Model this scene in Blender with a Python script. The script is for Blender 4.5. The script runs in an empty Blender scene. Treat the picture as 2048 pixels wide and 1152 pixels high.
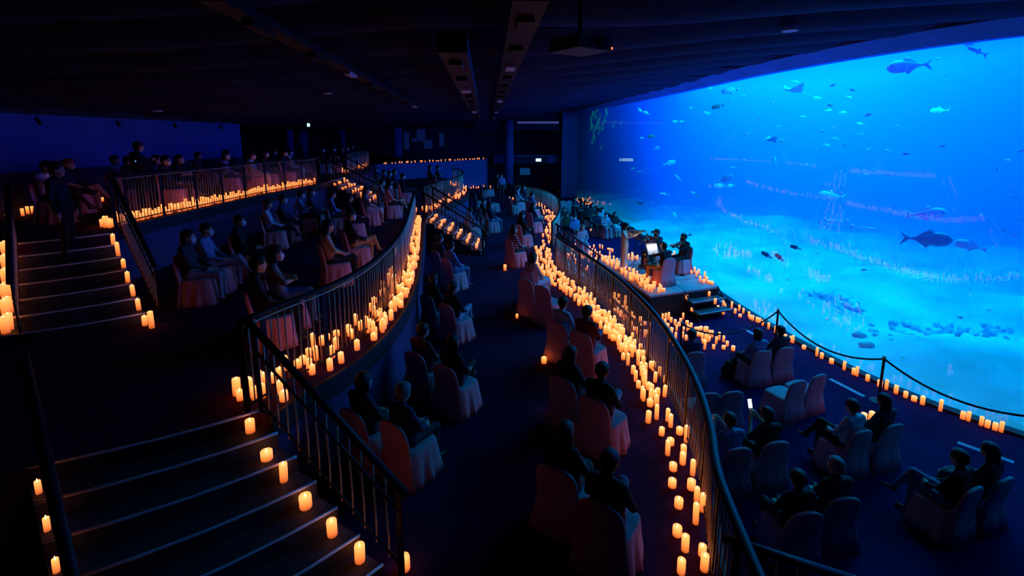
import bpy, bmesh, math, random
import numpy as np
from mathutils import Vector, Matrix
random.seed(7)
SC = bpy.context.scene
COL = SC.collection
PI = math.pi

# ---------------------------------------------------------------- camera, world, tank lights, exposure
F, PITCH, HOR, EZ = 980.0, math.radians(10), 274.0, 5.3
CY = HOR + F * math.tan(PITCH)
cam_d = bpy.data.cameras.new('camera'); cam = bpy.data.objects.new('camera', cam_d); COL.objects.link(cam)
cam_d.sensor_fit = 'HORIZONTAL'; cam_d.sensor_width = 36; cam_d.lens = 36 * F / 2048
cam_d.shift_y = -(576 - CY) / 2048; cam_d.clip_start = .05; cam_d.clip_end = 300
cam.location = (0, 0, EZ); cam.rotation_euler = (PI / 2 - PITCH, 0, 0)
SC.camera = cam
w = bpy.data.worlds.new('dark_hall'); SC.world = w; w.use_nodes = True
w.node_tree.nodes['Background'].inputs[0].default_value = (.004, .006, .03, 1)
w.node_tree.nodes['Background'].inputs[1].default_value = .15
SC.view_settings.view_transform = 'Standard'; SC.view_settings.look = 'None'
SC.view_settings.exposure = 0; SC.view_settings.gamma = 1; SC.view_settings.use_curve_mapping = False
cy = SC.cycles
cy.use_denoising = True; cy.max_bounces = 6; cy.diffuse_bounces = 3; cy.glossy_bounces = 2
cy.transmission_bounces = 4; cy.transparent_max_bounces = 12; cy.volume_bounces = 1
cy.caustics_reflective = False; cy.caustics_refractive = False; cy.sample_clamp_indirect = 4; cy.sample_clamp_direct = 0

def area_light(name, loc, sx, sy, power, col, rot=(0, 0, 0)):
    d = bpy.data.lights.new(name, 'AREA'); d.shape = 'RECTANGLE'; d.size = sx; d.size_y = sy; d.energy = power; d.color = col
    o = bpy.data.objects.new(name, d); COL.objects.link(o); o.location = loc; o.rotation_euler = rot
    return o
# metal-halide banks above the water, pointing down into the tank, and one added fill
area_light('tank_lamp_bank', (13.3, 20.5, 8.6), 9, 18, 10600, (.0, .41, 1.0))
area_light('tank_lamp_bank', (18.5, 7.5, 8.6), 11, 8, 1500, (.0, .30, 1.0))
area_light('tank_front_fill', (9.4, 21, 8.3), 1.0, 15, 1900, (.0, .36, 1.0), (0, math.radians(-55), 0))  # added fill light, angled inward to brighten the fish sides facing the room
area_light('tank_lamp_bank', (12.5, 36, 8.6), 9, 10, 900, (.0, .38, 1.0))

# ---------------------------------------------------------------- helpers
def ray(px, py):
    x = (px - 1024) / F; y = -(py - CY) / F
    return (x, math.cos(PITCH) + y * math.sin(PITCH), -math.sin(PITCH) + y * math.cos(PITCH))
def at(px, py, z):                      # the point of a level z seen in direction px, py
    d = ray(px, py); t = (z - EZ) / d[2]
    return Vector((d[0] * t, d[1] * t, z))
def aty(px, py, y):
    d = ray(px, py); t = y / d[1]
    return Vector((d[0] * t, y, EZ + d[2] * t))
T = [0, 1.15, 2.3, 3.45]

def mat(name, col, rough=.7, metal=0, bump=0, bscale=40, var=0, vscale=6, spec=.25):
    m = bpy.data.materials.new(name); m.use_nodes = True; n = m.node_tree.nodes; l = m.node_tree.links
    b = n['Principled BSDF']; b.inputs['Base Color'].default_value = (*col, 1); b.inputs['Roughness'].default_value = rough
    b.inputs['Metallic'].default_value = metal; b.inputs['Specular IOR Level'].default_value = spec
    tc = n.new('ShaderNodeTexCoord')
    if var:
        t = n.new('ShaderNodeTexNoise'); t.inputs['Scale'].default_value = vscale; t.inputs['Detail'].default_value = 4
        r = n.new('ShaderNodeValToRGB'); r.color_ramp.elements[0].color = (*[c * (1 - var) for c in col], 1)
        r.color_ramp.elements[1].color = (*[min(1, c * (1 + var)) for c in col], 1)
        r.color_ramp.elements[0].position = .3; r.color_ramp.elements[1].position = .7
        l.new(tc.outputs['Object'], t.inputs['Vector']); l.new(t.outputs['Fac'], r.inputs['Fac']); l.new(r.outputs['Color'], b.inputs['Base Color'])
    if bump:
        t2 = n.new('ShaderNodeTexNoise'); t2.inputs['Scale'].default_value = bscale; t2.inputs['Detail'].default_value = 3
        bp = n.new('ShaderNodeBump'); bp.inputs['Strength'].default_value = bump; bp.inputs['Distance'].default_value = .02
        l.new(tc.outputs['Object'], t2.inputs['Vector']); l.new(t2.outputs['Fac'], bp.inputs['Height']); l.new(bp.outputs['Normal'], b.inputs['Normal'])
    return m
def glow(name, col, s):
    m = bpy.data.materials.new(name); m.use_nodes = True; n = m.node_tree.nodes; l = m.node_tree.links
    b = n['Principled BSDF']; b.inputs['Base Color'].default_value = (*col, 1)
    b.inputs['Emission Color'].default_value = (*col, 1); b.inputs['Emission Strength'].default_value = s
    return m
def attr_mat(name, attr, rough=.8, bump=.3, bscale=25):    # colour read from the person's own property
    m = mat(name, (.1, .1, .1), rough, bump=bump, bscale=bscale)
    n = m.node_tree.nodes; a = n.new('ShaderNodeAttribute'); a.attribute_type = 'OBJECT'; a.attribute_name = attr
    m.node_tree.links.new(a.outputs['Color'], n['Principled BSDF'].inputs['Base Color'])
    return m

M = dict(
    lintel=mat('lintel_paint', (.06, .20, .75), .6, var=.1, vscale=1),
    carpet=mat('dark_carpet', (.05, .013, .055), .95, bump=.4, bscale=300, var=.25, vscale=3, spec=.08),
    floor0=mat('hall_floor', (.018, .006, .058), .85, bump=.2, bscale=200, var=.25, vscale=1.5, spec=.04),
    fascia=mat('slab_edge', (.02, .02, .025), .6, var=.2),
    tierwall=mat('tier_wall_paint', (.10, .05, .15), .6, var=.12, vscale=2),
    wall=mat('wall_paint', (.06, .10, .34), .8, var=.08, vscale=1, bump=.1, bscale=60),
    darkwall=mat('wall_shade_panel', (.02, .022, .07), .8, var=.15, vscale=1),
    ceil=mat('ceiling_fabric', (.020, .018, .066), .85, bump=.25, bscale=8, var=.15, vscale=2, spec=.08),
    ceilgap=mat('ceiling_void', (.012, .012, .015), .9, var=.2),
    black=mat('black_metal', (.012, .010, .016), .5, .0, var=.2, vscale=20, spec=.16),
    steel=mat('baluster_steel', (.50, .36, .28), .42, .35, var=.1, vscale=30),
    nosing=mat('metal_nosing', (.75, .70, .85), .5, .0, var=.1, vscale=20),
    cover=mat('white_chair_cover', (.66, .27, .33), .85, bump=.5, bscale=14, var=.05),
    skin=mat('skin', (.50, .30, .22), .6, var=.08, vscale=15),
    eye=mat('eye', (.02, .015, .015), .3, var=.1),
    hairb=mat('black_hair', (.012, .010, .010), .5, bump=.6, bscale=60, var=.3, vscale=30),
    hairbr=mat('light_brown_hair', (.24, .14, .07), .55, bump=.6, bscale=60, var=.3, vscale=30),
    hairg=mat('grey_hair', (.20, .19, .19), .55, bump=.6, bscale=60, var=.3, vscale=30),
    maskw=mat('white_face_mask', (.55, .62, .72), .8, bump=.3, bscale=80, var=.05),
    maskb=mat('black_face_mask', (.015, .015, .02), .8, bump=.3, bscale=80, var=.05),
    shoe=mat('shoe_leather', (.05, .045, .045), .5, var=.2, vscale=20),
    deck=mat('grey_stage_deck', (.30, .27, .30), .7, bump=.15, bscale=60, var=.2, vscale=4),
    drape=mat('black_stage_skirt', (.012, .012, .015), .9, bump=.4, bscale=20, var=.2),
    tread=mat('black_step', (.05, .055, .07), .6, var=.2, vscale=6),
    tape=mat('white_floor_tape', (.32, .33, .45), .6, var=.1, vscale=12),
    rope=mat('dark_rope', (.02, .02, .04), .8, bump=.6, bscale=120, var=.2),
    paper=mat('sheet_music_paper', (.85, .83, .78), .8, var=.04),
    wood=mat('varnished_wood', (.20, .055, .018), .3, var=.35, vscale=18),
    bag=mat('black_bag_cloth', (.012, .012, .016), .7, bump=.5, bscale=30, var=.2),
    sand=mat('tank_sand', (.80, .88, .72), .9, bump=.8, bscale=2.5, var=.45, vscale=.45),
    rock=mat('tank_rock', (.60, .66, .60), .9, bump=.9, bscale=3, var=.5, vscale=2),
    tankwall=mat('tank_back_wall', (.10, .16, .24), .9, bump=.6, bscale=1, var=.4, vscale=.5),
    red=mat('red_cloth', (.35, .03, .03), .8, var=.2), poster=mat('pale_poster', (.42, .46, .52), .8, var=.15, vscale=5),
    gold=mat('brass_candle_foot', (.3, .2, .08), .4, .8, var=.1),
)
def striped(m):        # horizontal stripes for the two striped tops
    n = m.node_tree.nodes; l = m.node_tree.links; b = n['Principled BSDF']; src = b.inputs['Base Color'].links[0].from_socket
    a = n.new('ShaderNodeAttribute'); a.attribute_type = 'OBJECT'; a.attribute_name = 'stripe'; tc = n.new('ShaderNodeTexCoord'); sp = n.new('ShaderNodeSeparateXYZ')
    mu = n.new('ShaderNodeMath'); mu.operation = 'MULTIPLY'; mu.inputs[1].default_value = 75; si = n.new('ShaderNodeMath'); si.operation = 'SINE'; gt = n.new('ShaderNodeMath'); gt.operation = 'GREATER_THAN'; gt.inputs[1].default_value = 0
    m2 = n.new('ShaderNodeMath'); m2.operation = 'MULTIPLY'; mx = n.new('ShaderNodeMixRGB'); mx.inputs[2].default_value = (.02, .025, .06, 1)
    l.new(tc.outputs['Object'], sp.inputs[0]); l.new(sp.outputs['Z'], mu.inputs[0]); l.new(mu.outputs[0], si.inputs[0]); l.new(si.outputs[0], gt.inputs[0]); l.new(gt.outputs[0], m2.inputs[0]); l.new(a.outputs['Fac'], m2.inputs[1])
    l.new(m2.outputs[0], mx.inputs[0]); l.new(src, mx.inputs[1]); l.new(mx.outputs[0], b.inputs['Base Color']); return m
M['top'] = striped(attr_mat('shirt_cloth', 'shirt_color')); M['trousers'] = attr_mat('trouser_cloth', 'trouser_color')
M['exit'] = glow('exit_sign_light', (.55, 1, .8), 1.6)
M['screen'] = glow('phone_screen_light', (.75, .9, 1), 2.5)
M['led'] = glow('blue_led', (.1, .3, 1), 5); M['redled'] = glow('red_led', (1, .08, .03), 6)
M['flame'] = glow('candle_flame', (1, .55, .18), 6)
M['standlamp'] = glow('music_stand_lamp', (1, .86, .66), 25)
M['strip'] = glow('dim_wall_strip', (.25, .3, .6), .12)

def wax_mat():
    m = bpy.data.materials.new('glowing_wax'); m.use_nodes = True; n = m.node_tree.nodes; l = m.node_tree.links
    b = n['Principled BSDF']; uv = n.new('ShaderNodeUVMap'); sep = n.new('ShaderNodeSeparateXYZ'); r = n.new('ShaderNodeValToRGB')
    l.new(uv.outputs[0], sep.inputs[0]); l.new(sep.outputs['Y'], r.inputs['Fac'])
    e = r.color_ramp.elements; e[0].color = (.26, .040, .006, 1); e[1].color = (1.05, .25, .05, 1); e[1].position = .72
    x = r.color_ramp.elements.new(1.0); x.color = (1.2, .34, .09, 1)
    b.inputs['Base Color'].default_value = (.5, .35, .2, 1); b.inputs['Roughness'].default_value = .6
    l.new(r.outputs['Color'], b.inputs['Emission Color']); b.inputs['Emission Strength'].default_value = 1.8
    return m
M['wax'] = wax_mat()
def glass_mat():
    m = bpy.data.materials.new('acrylic_pane'); m.use_nodes = True; n = m.node_tree.nodes; l = m.node_tree.links
    n.remove(n['Principled BSDF']); t = n.new('ShaderNodeBsdfTransparent'); g = n.new('ShaderNodeBsdfGlossy'); fr = n.new('ShaderNodeFresnel'); mx = n.new('ShaderNodeMixShader')
    fr.inputs['IOR'].default_value = 1.4; g.inputs['Roughness'].default_value = .0
    l.new(fr.outputs[0], mx.inputs[0]); l.new(t.outputs[0], mx.inputs[1]); l.new(g.outputs[0], mx.inputs[2]); l.new(mx.outputs[0], n['Material Output'].inputs[0])
    return m
M['glass'] = glass_mat()
def water_mat():
    m = bpy.data.materials.new('tank_water'); m.use_nodes = True; n = m.node_tree.nodes; l = m.node_tree.links
    n.remove(n['Principled BSDF']); s = n.new('ShaderNodeVolumeScatter'); a = n.new('ShaderNodeVolumeAbsorption'); ad = n.new('ShaderNodeAddShader')
    s.inputs['Color'].default_value = (.02, .17, 1, 1); s.inputs['Density'].default_value = .15; s.inputs['Anisotropy'].default_value = .0
    a.inputs['Color'].default_value = (.0, .30, .975, 1); a.inputs['Density'].default_value = .11
    l.new(s.outputs[0], ad.inputs[0]); l.new(a.outputs[0], ad.inputs[1]); l.new(ad.outputs[0], n['Material Output'].inputs['Volume'])
    return m
M['water'] = water_mat()

def tag(o, label=None, cat=None, group=None, kind=None):
    if label: o['label'] = label
    if cat: o['category'] = cat
    if group: o['group'] = group
    if kind: o['kind'] = kind
    return o
def obj(name, me, parent=None, loc=None):
    o = bpy.data.objects.new(name, me); COL.objects.link(o)
    if parent: o.parent = parent
    if loc is not None: o.location = loc
    return o
def thing(name, loc, rz, label, cat, group=None):
    o = bpy.data.objects.new(name, None); o.empty_display_size = .1; COL.objects.link(o); o.location = loc; o.rotation_euler = (0, 0, rz)
    return tag(o, label, cat, group)
def mesh(name, vs, fs, m, smooth=False):
    me = bpy.data.meshes.new(name); me.from_pydata([tuple(v) for v in vs], [], fs); me.validate()
    for x in (m if isinstance(m, (list, tuple)) else [m]): me.materials.append(x)
    if smooth: me.polygons.foreach_set('use_smooth', [True] * len(me.polygons))
    me.update(); return me
class MB:
    def __init__(s): s.v = []; s.f = []
    def add(s, vs, fs):
        k = len(s.v); s.v += [tuple(v) for v in vs]; s.f += [tuple(i + k for i in f) for f in fs]; return s
    def box(s, x0, x1, y0, y1, z0, z1):
        return s.add([(x0, y0, z0), (x1, y0, z0), (x1, y1, z0), (x0, y1, z0), (x0, y0, z1), (x1, y0, z1), (x1, y1, z1), (x0, y1, z1)],
                     [(0, 3, 2, 1), (4, 5, 6, 7), (0, 1, 5, 4), (1, 2, 6, 5), (2, 3, 7, 6), (3, 0, 4, 7)])
    def tube(s, pts, r, n=8, sx=1.0, sz=1.0):
        pts = [Vector(p) for p in pts]; rs = r if isinstance(r, (list, tuple)) else [r] * len(pts); vs = []; fs = []
        for i, p in enumerate(pts):
            d = (pts[min(i + 1, len(pts) - 1)] - pts[max(i - 1, 0)]).normalized()
            a = d.cross(Vector((0, 0, 1)))
            if a.length < .05: a = d.cross(Vector((0, 1, 0)))
            a.normalize(); b = a.cross(d)
            for k in range(n):
                t = 2 * PI * k / n; vs.append(p + a * (math.cos(t) * rs[i] * sx) + b * (math.sin(t) * rs[i] * sz))
        for i in range(len(pts) - 1):
            for k in range(n): fs.append((i * n + k, i * n + (k + 1) % n, (i + 1) * n + (k + 1) % n, (i + 1) * n + k))
        fs.append(tuple(range(n - 1, -1, -1))); fs.append(tuple((len(pts) - 1) * n + k for k in range(n)))
        return s.add(vs, fs)
    def lathe(s, prof, n=12, c=(0, 0)):
        vs = []; fs = []
        for r, z in prof:
            for k in range(n): vs.append((c[0] + r * math.cos(2 * PI * k / n), c[1] + r * math.sin(2 * PI * k / n), z))
        for i in range(len(prof) - 1):
            for k in range(n): fs.append((i * n + k, i * n + (k + 1) % n, (i + 1) * n + (k + 1) % n, (i + 1) * n + k))
        fs.append(tuple(range(n - 1, -1, -1))); fs.append(tuple((len(prof) - 1) * n + k for k in range(n)))
        return s.add(vs, fs)
    def prism(s, poly, z0, z1):     # poly: list of (x, y)
        n = len(poly); vs = [(*p, z0) for p in poly] + [(*p, z1) for p in poly]
        return s.add(vs, [tuple(range(n - 1, -1, -1)), tuple(range(n, 2 * n))] + [(i, (i + 1) % n, n + (i + 1) % n, n + i) for i in range(n)])
    def me(s, name, m, smooth=False): return mesh(name, s.v, s.f, m, smooth)
    def ob(s, name, m, parent=None, smooth=False, loc=None): return obj(name, s.me(name, m, smooth), parent, loc)

def spline(pts, step):
    pts = [Vector(p) for p in pts]; P = [pts[0] * 2 - pts[1]] + pts + [pts[-1] * 2 - pts[-2]]; d = []
    for i in range(1, len(P) - 2):
        for k in range(16):
            t = k / 16; a, b, c, e = P[i - 1], P[i], P[i + 1], P[i + 2]
            d.append(.5 * (2 * b + (c - a) * t + (2 * a - 5 * b + 4 * c - e) * t * t + (3 * b - a - 3 * c + e) * t ** 3))
    d.append(pts[-1])
    return resample(d, step)
def resample(d, step):
    L = [0]
    for a, b in zip(d, d[1:]): L.append(L[-1] + (b - a).length)
    n = max(1, round(L[-1] / step)); out = []; j = 0
    for i in range(n + 1):
        s = L[-1] * i / n
        while j < len(d) - 2 and L[j + 1] < s: j += 1
        t = (s - L[j]) / max(1e-6, L[j + 1] - L[j]); out.append(d[j].lerp(d[j + 1], t))
    return out
def offset(c, d):        # shift a plan curve sideways (positive = left of its direction)
    out = []
    for i, p in enumerate(c):
        q = (c[min(i + 1, len(c) - 1)] - c[max(i - 1, 0)]); n = Vector((-q.y, q.x, 0)).normalized(); out.append(p + n * d)
    return out

# ---------------------------------------------------------------- plan curves
RH = 1.05
def rail_px(l, t): return [at(x, y, T[t] + RH) - Vector((0, 0, RH)) for x, y in l]
R1far = rail_px([(1030, 368), (1060, 373), (1090, 380), (1112, 392), (1120, 408), (1116, 428), (1104, 445)], 1)
R1near = rail_px([(1112, 470), (1130, 485), (1180, 515), (1230, 550), (1280, 595), (1320, 640), (1360, 700), (1395, 770), (1420, 850), (1432, 930)], 1) + [Vector((1.86, 3.7, T[1])), Vector((1.72, 2.6, T[1]))]
R2main = rail_px([(830, 385), (824, 400), (812, 440), (790, 480), (750, 520), (700, 552), (640, 580), (560, 610), (478, 645)], 2)
R2far = rail_px([(905, 336), (924, 341), (920, 351), (880, 363), (846, 373)], 2)
R3main = rail_px([(632, 315), (512, 325), (387, 337), (300, 345), (218, 354)], 3)
R3far = rail_px([(737, 300), (690, 306)], 3)
# aquarium front: plan of the acrylic wall, far to near
WALL = [Vector(p) for p in ((5.75, 43.3, 0), (6.6, 35.5, 0), (6.98, 30, 0), (7.12, 25, 0), (7.18, 20, 0), (7.2, 16, 0), (7.43, 13.12, 0), (7.89, 10.68, 0), (8.47, 9.15, 0), (9.25, 8.05, 0), (10.6, 6.6, 0), (12.4, 5.0, 0))]
WC = spline(WALL, .8)
def wall_x(y):
    for a, b in zip(WC, WC[1:]):
        if b.y <= y <= a.y: return a.x + (b.x - a.x) * (a.y - y) / (a.y - b.y)
    return WC[0].x if y > WC[0].y else WC[-1].x
def ztop(y): return 7.0 + .45 * max(0, min(1, (y - 8) / 34))

# ---------------------------------------------------------------- the setting: floors and tier walls
tag(MB().prism([(-26, 52), (-26, -4), (14.4, -4), (14.4, 2)] + [(p.x + .02, p.y) for p in WC[::-1]] + [(5.75, 52)], -.3, 0).ob('floor', M['floor0']), kind='structure')
def slab(name, poly, z, front):
    p = [(v[0], v[1]) for v in poly]
    tag(MB().prism(p, z - .22, z).ob(name, M['carpet']), kind='structure')
    tag(MB().prism(p, z - T[1], z - .22).ob('wall_tier', M['tierwall']), kind='structure')
    # dark edge trim that follows the open side of the tier
    m = MB(); n = len(front); o = offset(front, .035); i = offset(front, -.02); vs = []; fs = []
    for a, b in zip(o, i): vs += [(a.x, a.y, z - .26), (a.x, a.y, z + .015), (b.x, b.y, z + .015), (b.x, b.y, z - .26)]
    for k in range(n - 1):
        for q in range(4): fs.append((k * 4 + q, k * 4 + (q + 1) % 4, k * 4 + 4 + (q + 1) % 4, k * 4 + 4 + q))
    fs += [(3, 2, 1, 0), tuple((n - 1) * 4 + q for q in range(4))]
    tag(m.add(vs, fs).ob('trim_tier', M['fascia']), kind='structure')
fr1 = resample(spline(R1far, .3) + [R1near[0]], .3) + spline(R1near, .25)[1:]
fr1 = offset(fr1, .12)
slab('floor_tier', [Vector((-26, -4)), Vector((-26, 52)), Vector((-1.5, 52)), Vector((-.5, 36))] + fr1 + [Vector((1.6, 1.2)), Vector((1.4, -4))], T[1], fr1)
S2a, S2b = Vector((-4.21, 4.19, T[2])), Vector((-2.80, 5.0, T[2]))
fr2 = resample(spline(R2far, .3) + [R2main[0]], .3) + spline(R2main, .25)[1:]
fr2 = offset(fr2, .30)
slab('floor_tier', [Vector((-26, 0)), Vector((-26, 52)), Vector((-8, 52)), Vector((-4.6, 33))] + fr2 + [S2b, S2a, Vector((-4.7, 3.9)), Vector((-8, 2.2)), Vector((-12.2, 0))], T[2], fr2)
S3a, S3b = Vector((-8.95, 8.2, T[3])), Vector((-7.77, 9.31, T[3]))
fr3 = resample([R3far[0], R3far[1]] + spline(R3main, .4), .4)
fr3 = offset(fr3, .12)
slab('floor_tier', [Vector((-26, 5)), Vector((-26, 52)), Vector((-9.2, 52)), Vector((-9.4, 32))] + fr3 + [S3b, S3a, Vector((-9.2, 8.0)), Vector((-12.2, 5.2)), Vector((-26, 5))][:-1], T[3], fr3)

# walls
def wall(name, x0, x1, y0, y1, z0, z1, m): return tag(MB().box(x0, x1, y0, y1, z0, z1).ob(name, m), kind='structure')
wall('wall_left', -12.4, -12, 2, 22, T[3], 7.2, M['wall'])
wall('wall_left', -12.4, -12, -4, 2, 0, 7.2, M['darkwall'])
wall('wall_left_return', -26, -12.4, 21.6, 22, T[3], 7.2, M['darkwall'])
wall('wall_far_left', -26.3, -26, 22, 52, T[3], 9, M['darkwall'])
wall('wall_far', -26, -1.6, 46, 46.4, 0, 9, M['darkwall'])
wall('wall_rear', -12.4, 14, -4.3, -4, 0, 9, M['darkwall'])
wall('wall_right', 14, 14.3, -4, 4.8, 0, 9, M['darkwall'])
# far right corner: pier beside the aquarium, opening with a mezzanine band above it
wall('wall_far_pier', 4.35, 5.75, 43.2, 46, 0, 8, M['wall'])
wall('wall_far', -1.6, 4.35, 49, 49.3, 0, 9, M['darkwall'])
wall('wall_far_header', -3.2, 4.35, 43.6, 43.9, 5.9, 8, M['darkwall'])
wall('wall_far_band', -1.6, 4.35, 44.2, 44.5, 3.0, 3.7, M['wall'])
wall('wall_far_panel', 0.3, 3.2, 44.1, 44.15, 3.05, 3.6, M['darkwall'])
# mezzanine walkway at the back with its blue parapet
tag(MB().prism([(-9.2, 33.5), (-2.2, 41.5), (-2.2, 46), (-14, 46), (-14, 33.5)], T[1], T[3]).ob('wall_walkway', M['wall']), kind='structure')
wall('wall_left_shade', -12.0, -11.96, 2, 22, T[3], T[3] + 1.0, M['darkwall'])  # dark panel added to give the shade on the lower left wall
# soffit rail above the left wall
tag(MB().box(-12.0, -11.7, 2, 22, 5.86, 6.0).ob('trim_left', M['fascia']), kind='structure')
# ceiling: backing deck plus draped strips
def cz(x): return 6.02 + (x + 12) * .068
edge = [Vector((wall_x(y), y, 0)) for y in [44, 40, 36, 32, 28, 24, 20, 16, 13, 11, 9, 8, 7, 6, 5]]
vs = []; fs = []
ys = [-4, 0, 4, 5, 6, 7, 8, 9, 11, 13, 16, 20, 24, 28, 32, 36, 40, 44, 52]
for y in ys:
    xr = wall_x(y) if 5 <= y <= 43 else (14 if y < 5 else 5.75)
    vs += [(-26.3, y, cz(-12) + .3), (-12, y, cz(-12) + .3), (xr, y, cz(xr) + .3), (-26.3, y, cz(-12) + .5), (-12, y, cz(-12) + .5), (xr, y, cz(xr) + .5)]
for i in range(len(ys) - 1):
    a = i * 6; b = a + 6
    for q in ((0, 1), (1, 2), (2, 5), (5, 4), (4, 3), (3, 0)): fs.append((a + q[0], a + q[1], b + q[1], b + q[0]))
ceiling = tag(MB().add(vs, fs).ob('ceiling', M['ceilgap']), kind='structure')
def strip_me(y0, wdt, k):
    vs = []; fs = []; nx, ny = 26, 6
    for j in range(ny + 1):
        v = j / ny
        for i in range(nx + 1):
            y = y0 + wdt * v
            xr = (wall_x(y) if 5 <= y <= 43 else (13.5 if y < 5 else 5.7)) - .40; xl = -13.5 if y < 24 else -25
            x = xl + (xr - xl) * i / nx
            arc = -.010 * (x - 3) ** 2 + .35 * math.sin(x * .45 + k * .9)
            sag = .26 * (1 - (2 * v - 1) ** 2) + .04 * math.sin(x * 1.1 + k)
            yy = y + arc * (1 if y < 42 else 0); wx = wall_x(max(5, min(43, yy))); bl = max(0, min(1, (x - wx + 5) / 4.6)); zt = cz(max(x, -12)) + .12
            vs.append((x, yy, zt * (1 - bl) + (ztop(yy) + .30) * bl - sag * (1 - .6 * bl)))
    for j in range(ny):
        for i in range(nx):
            a = j * (nx + 1) + i; fs.append((a, a + 1, a + nx + 2, a + nx + 1))
    me = mesh('ceiling_panel', vs, fs, M['ceil'], True); return me
y = -3.4; k = 0
while y < 45:
    wd = 1.25 + .035 * max(0, y); obj('ceiling_panel', strip_me(y, wd, k), ceiling); y += wd + .30; k += 1

# ---------------------------------------------------------------- aquarium
win = bpy.data.objects.new('window_1', None); COL.objects.link(win); tag(win, kind='structure')
panes = resample(WC, 4.2)
for a, b in zip(panes, panes[1:]):
    seg = [p for p in WC if b.y - .01 < p.y < a.y + .01]
    seg = [a] + [p for p in seg if (p - a).length > .1 and (p - b).length > .1] + [b]; vs = []; fs = []
    for p in seg: vs += [(p.x, p.y, .02), (p.x, p.y, ztop(p.y))]
    for i in range(len(seg) - 1): fs.append((2 * i, 2 * i + 2, 2 * i + 3, 2 * i + 1))
    obj('glass_pane', mesh('glass_pane', vs, fs, M['glass'], True), win)
def ribbon(name, o0, o1, zf0, zf1, m):
    a = offset(WC, o0); b = offset(WC, o1); vs = []; fs = []; n = len(WC)
    for p, q, c in zip(a, b, WC): vs += [(p.x, p.y, zf0(c.y)), (p.x, p.y, zf1(c.y)), (q.x, q.y, zf1(c.y)), (q.x, q.y, zf0(c.y))]
    for k in range(n - 1):
        for q in range(4): fs.append((k * 4 + q, k * 4 + (q + 1) % 4, k * 4 + 4 + (q + 1) % 4, k * 4 + 4 + q))
    fs += [(3, 2, 1, 0), tuple((n - 1) * 4 + q for q in range(4))]
    return tag(MB().add(vs, fs).ob(name, m), kind='structure')
a_, b_, c_ = offset(WC, .02), offset(WC, -.42), offset(WC, .25); vs = []; fs = []; n = len(WC)
for p, q, r_, c in zip(a_, b_, c_, WC): vs += [(p.x, p.y, ztop(c.y)), (q.x, q.y, ztop(c.y) + .24), (q.x, q.y, ztop(c.y) + .6), (r_.x, r_.y, ztop(c.y) + .6), (r_.x, r_.y, ztop(c.y))]
for k in range(n - 1):
    for q in range(5): fs.append((k * 5 + q, k * 5 + (q + 1) % 5, k * 5 + 5 + (q + 1) % 5, k * 5 + 5 + q))
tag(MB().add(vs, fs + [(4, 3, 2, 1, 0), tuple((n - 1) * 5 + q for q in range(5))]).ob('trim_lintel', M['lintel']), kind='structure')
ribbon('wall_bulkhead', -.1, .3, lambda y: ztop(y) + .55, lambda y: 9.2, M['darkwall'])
ribbon('trim_sill', -.16, .05, lambda y: -.05, lambda y: .05, M['fascia'])
# tank shell
TB = [(27, -2), (27, 49.5), (5.8, 49.5)]
front = offset(WC, .06); fpoly = [(p.x, p.y) for p in front]
# sand bed
vs = []; fs = []; nx, ny = 44, 70
for j in range(ny + 1):
    y = -2 + 51.5 * j / ny
    for i in range(nx + 1):
        x0 = (wall_x(y) if y >= 5 else 12.4 + (5 - y) * .9) + .03 if y <= 43.3 else 5.8
        x = x0 + (27 - x0) * (i / nx) ** 1.5; d = x - x0
        h = .03 + .02 * d + .16 * math.sin(x * .9 + y * .45) * min(1, d / 2) + .12 * math.sin(y * 1.3 - x * .6) * min(1, d / 2) + .5 * max(0, math.sin(y * .33 + 2) * math.sin(x * .35)) * min(1, d / 5)
        vs.append((x, y, max(.02, h)))
for j in range(ny):
    for i in range(nx): a = j * (nx + 1) + i; fs.append((a, a + 1, a + nx + 2, a + nx + 1))
tag(obj('floor_tank', mesh('floor_tank', vs, fs, M['sand'], True)), kind='structure')
wall('wall_tank_back', 27, 27.3, -2, 49.6, -.3, 8.8, M['tankwall'])
wall('wall_tank_end', 5.75, 27.3, 49.5, 49.8, -.3, 8.8, M['tankwall'])
wall('wall_tank_end', 14.4, 27.3, -2.3, -2, -.3, 8.8, M['tankwall'])
wat = tag(MB().prism(fpoly + [(14.4, -1.9), (26.9, -1.9), (26.9, 49.4), (5.85, 49.4)], -.25, 8.2).ob('tank_water', M['water']), kind='structure')

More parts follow.
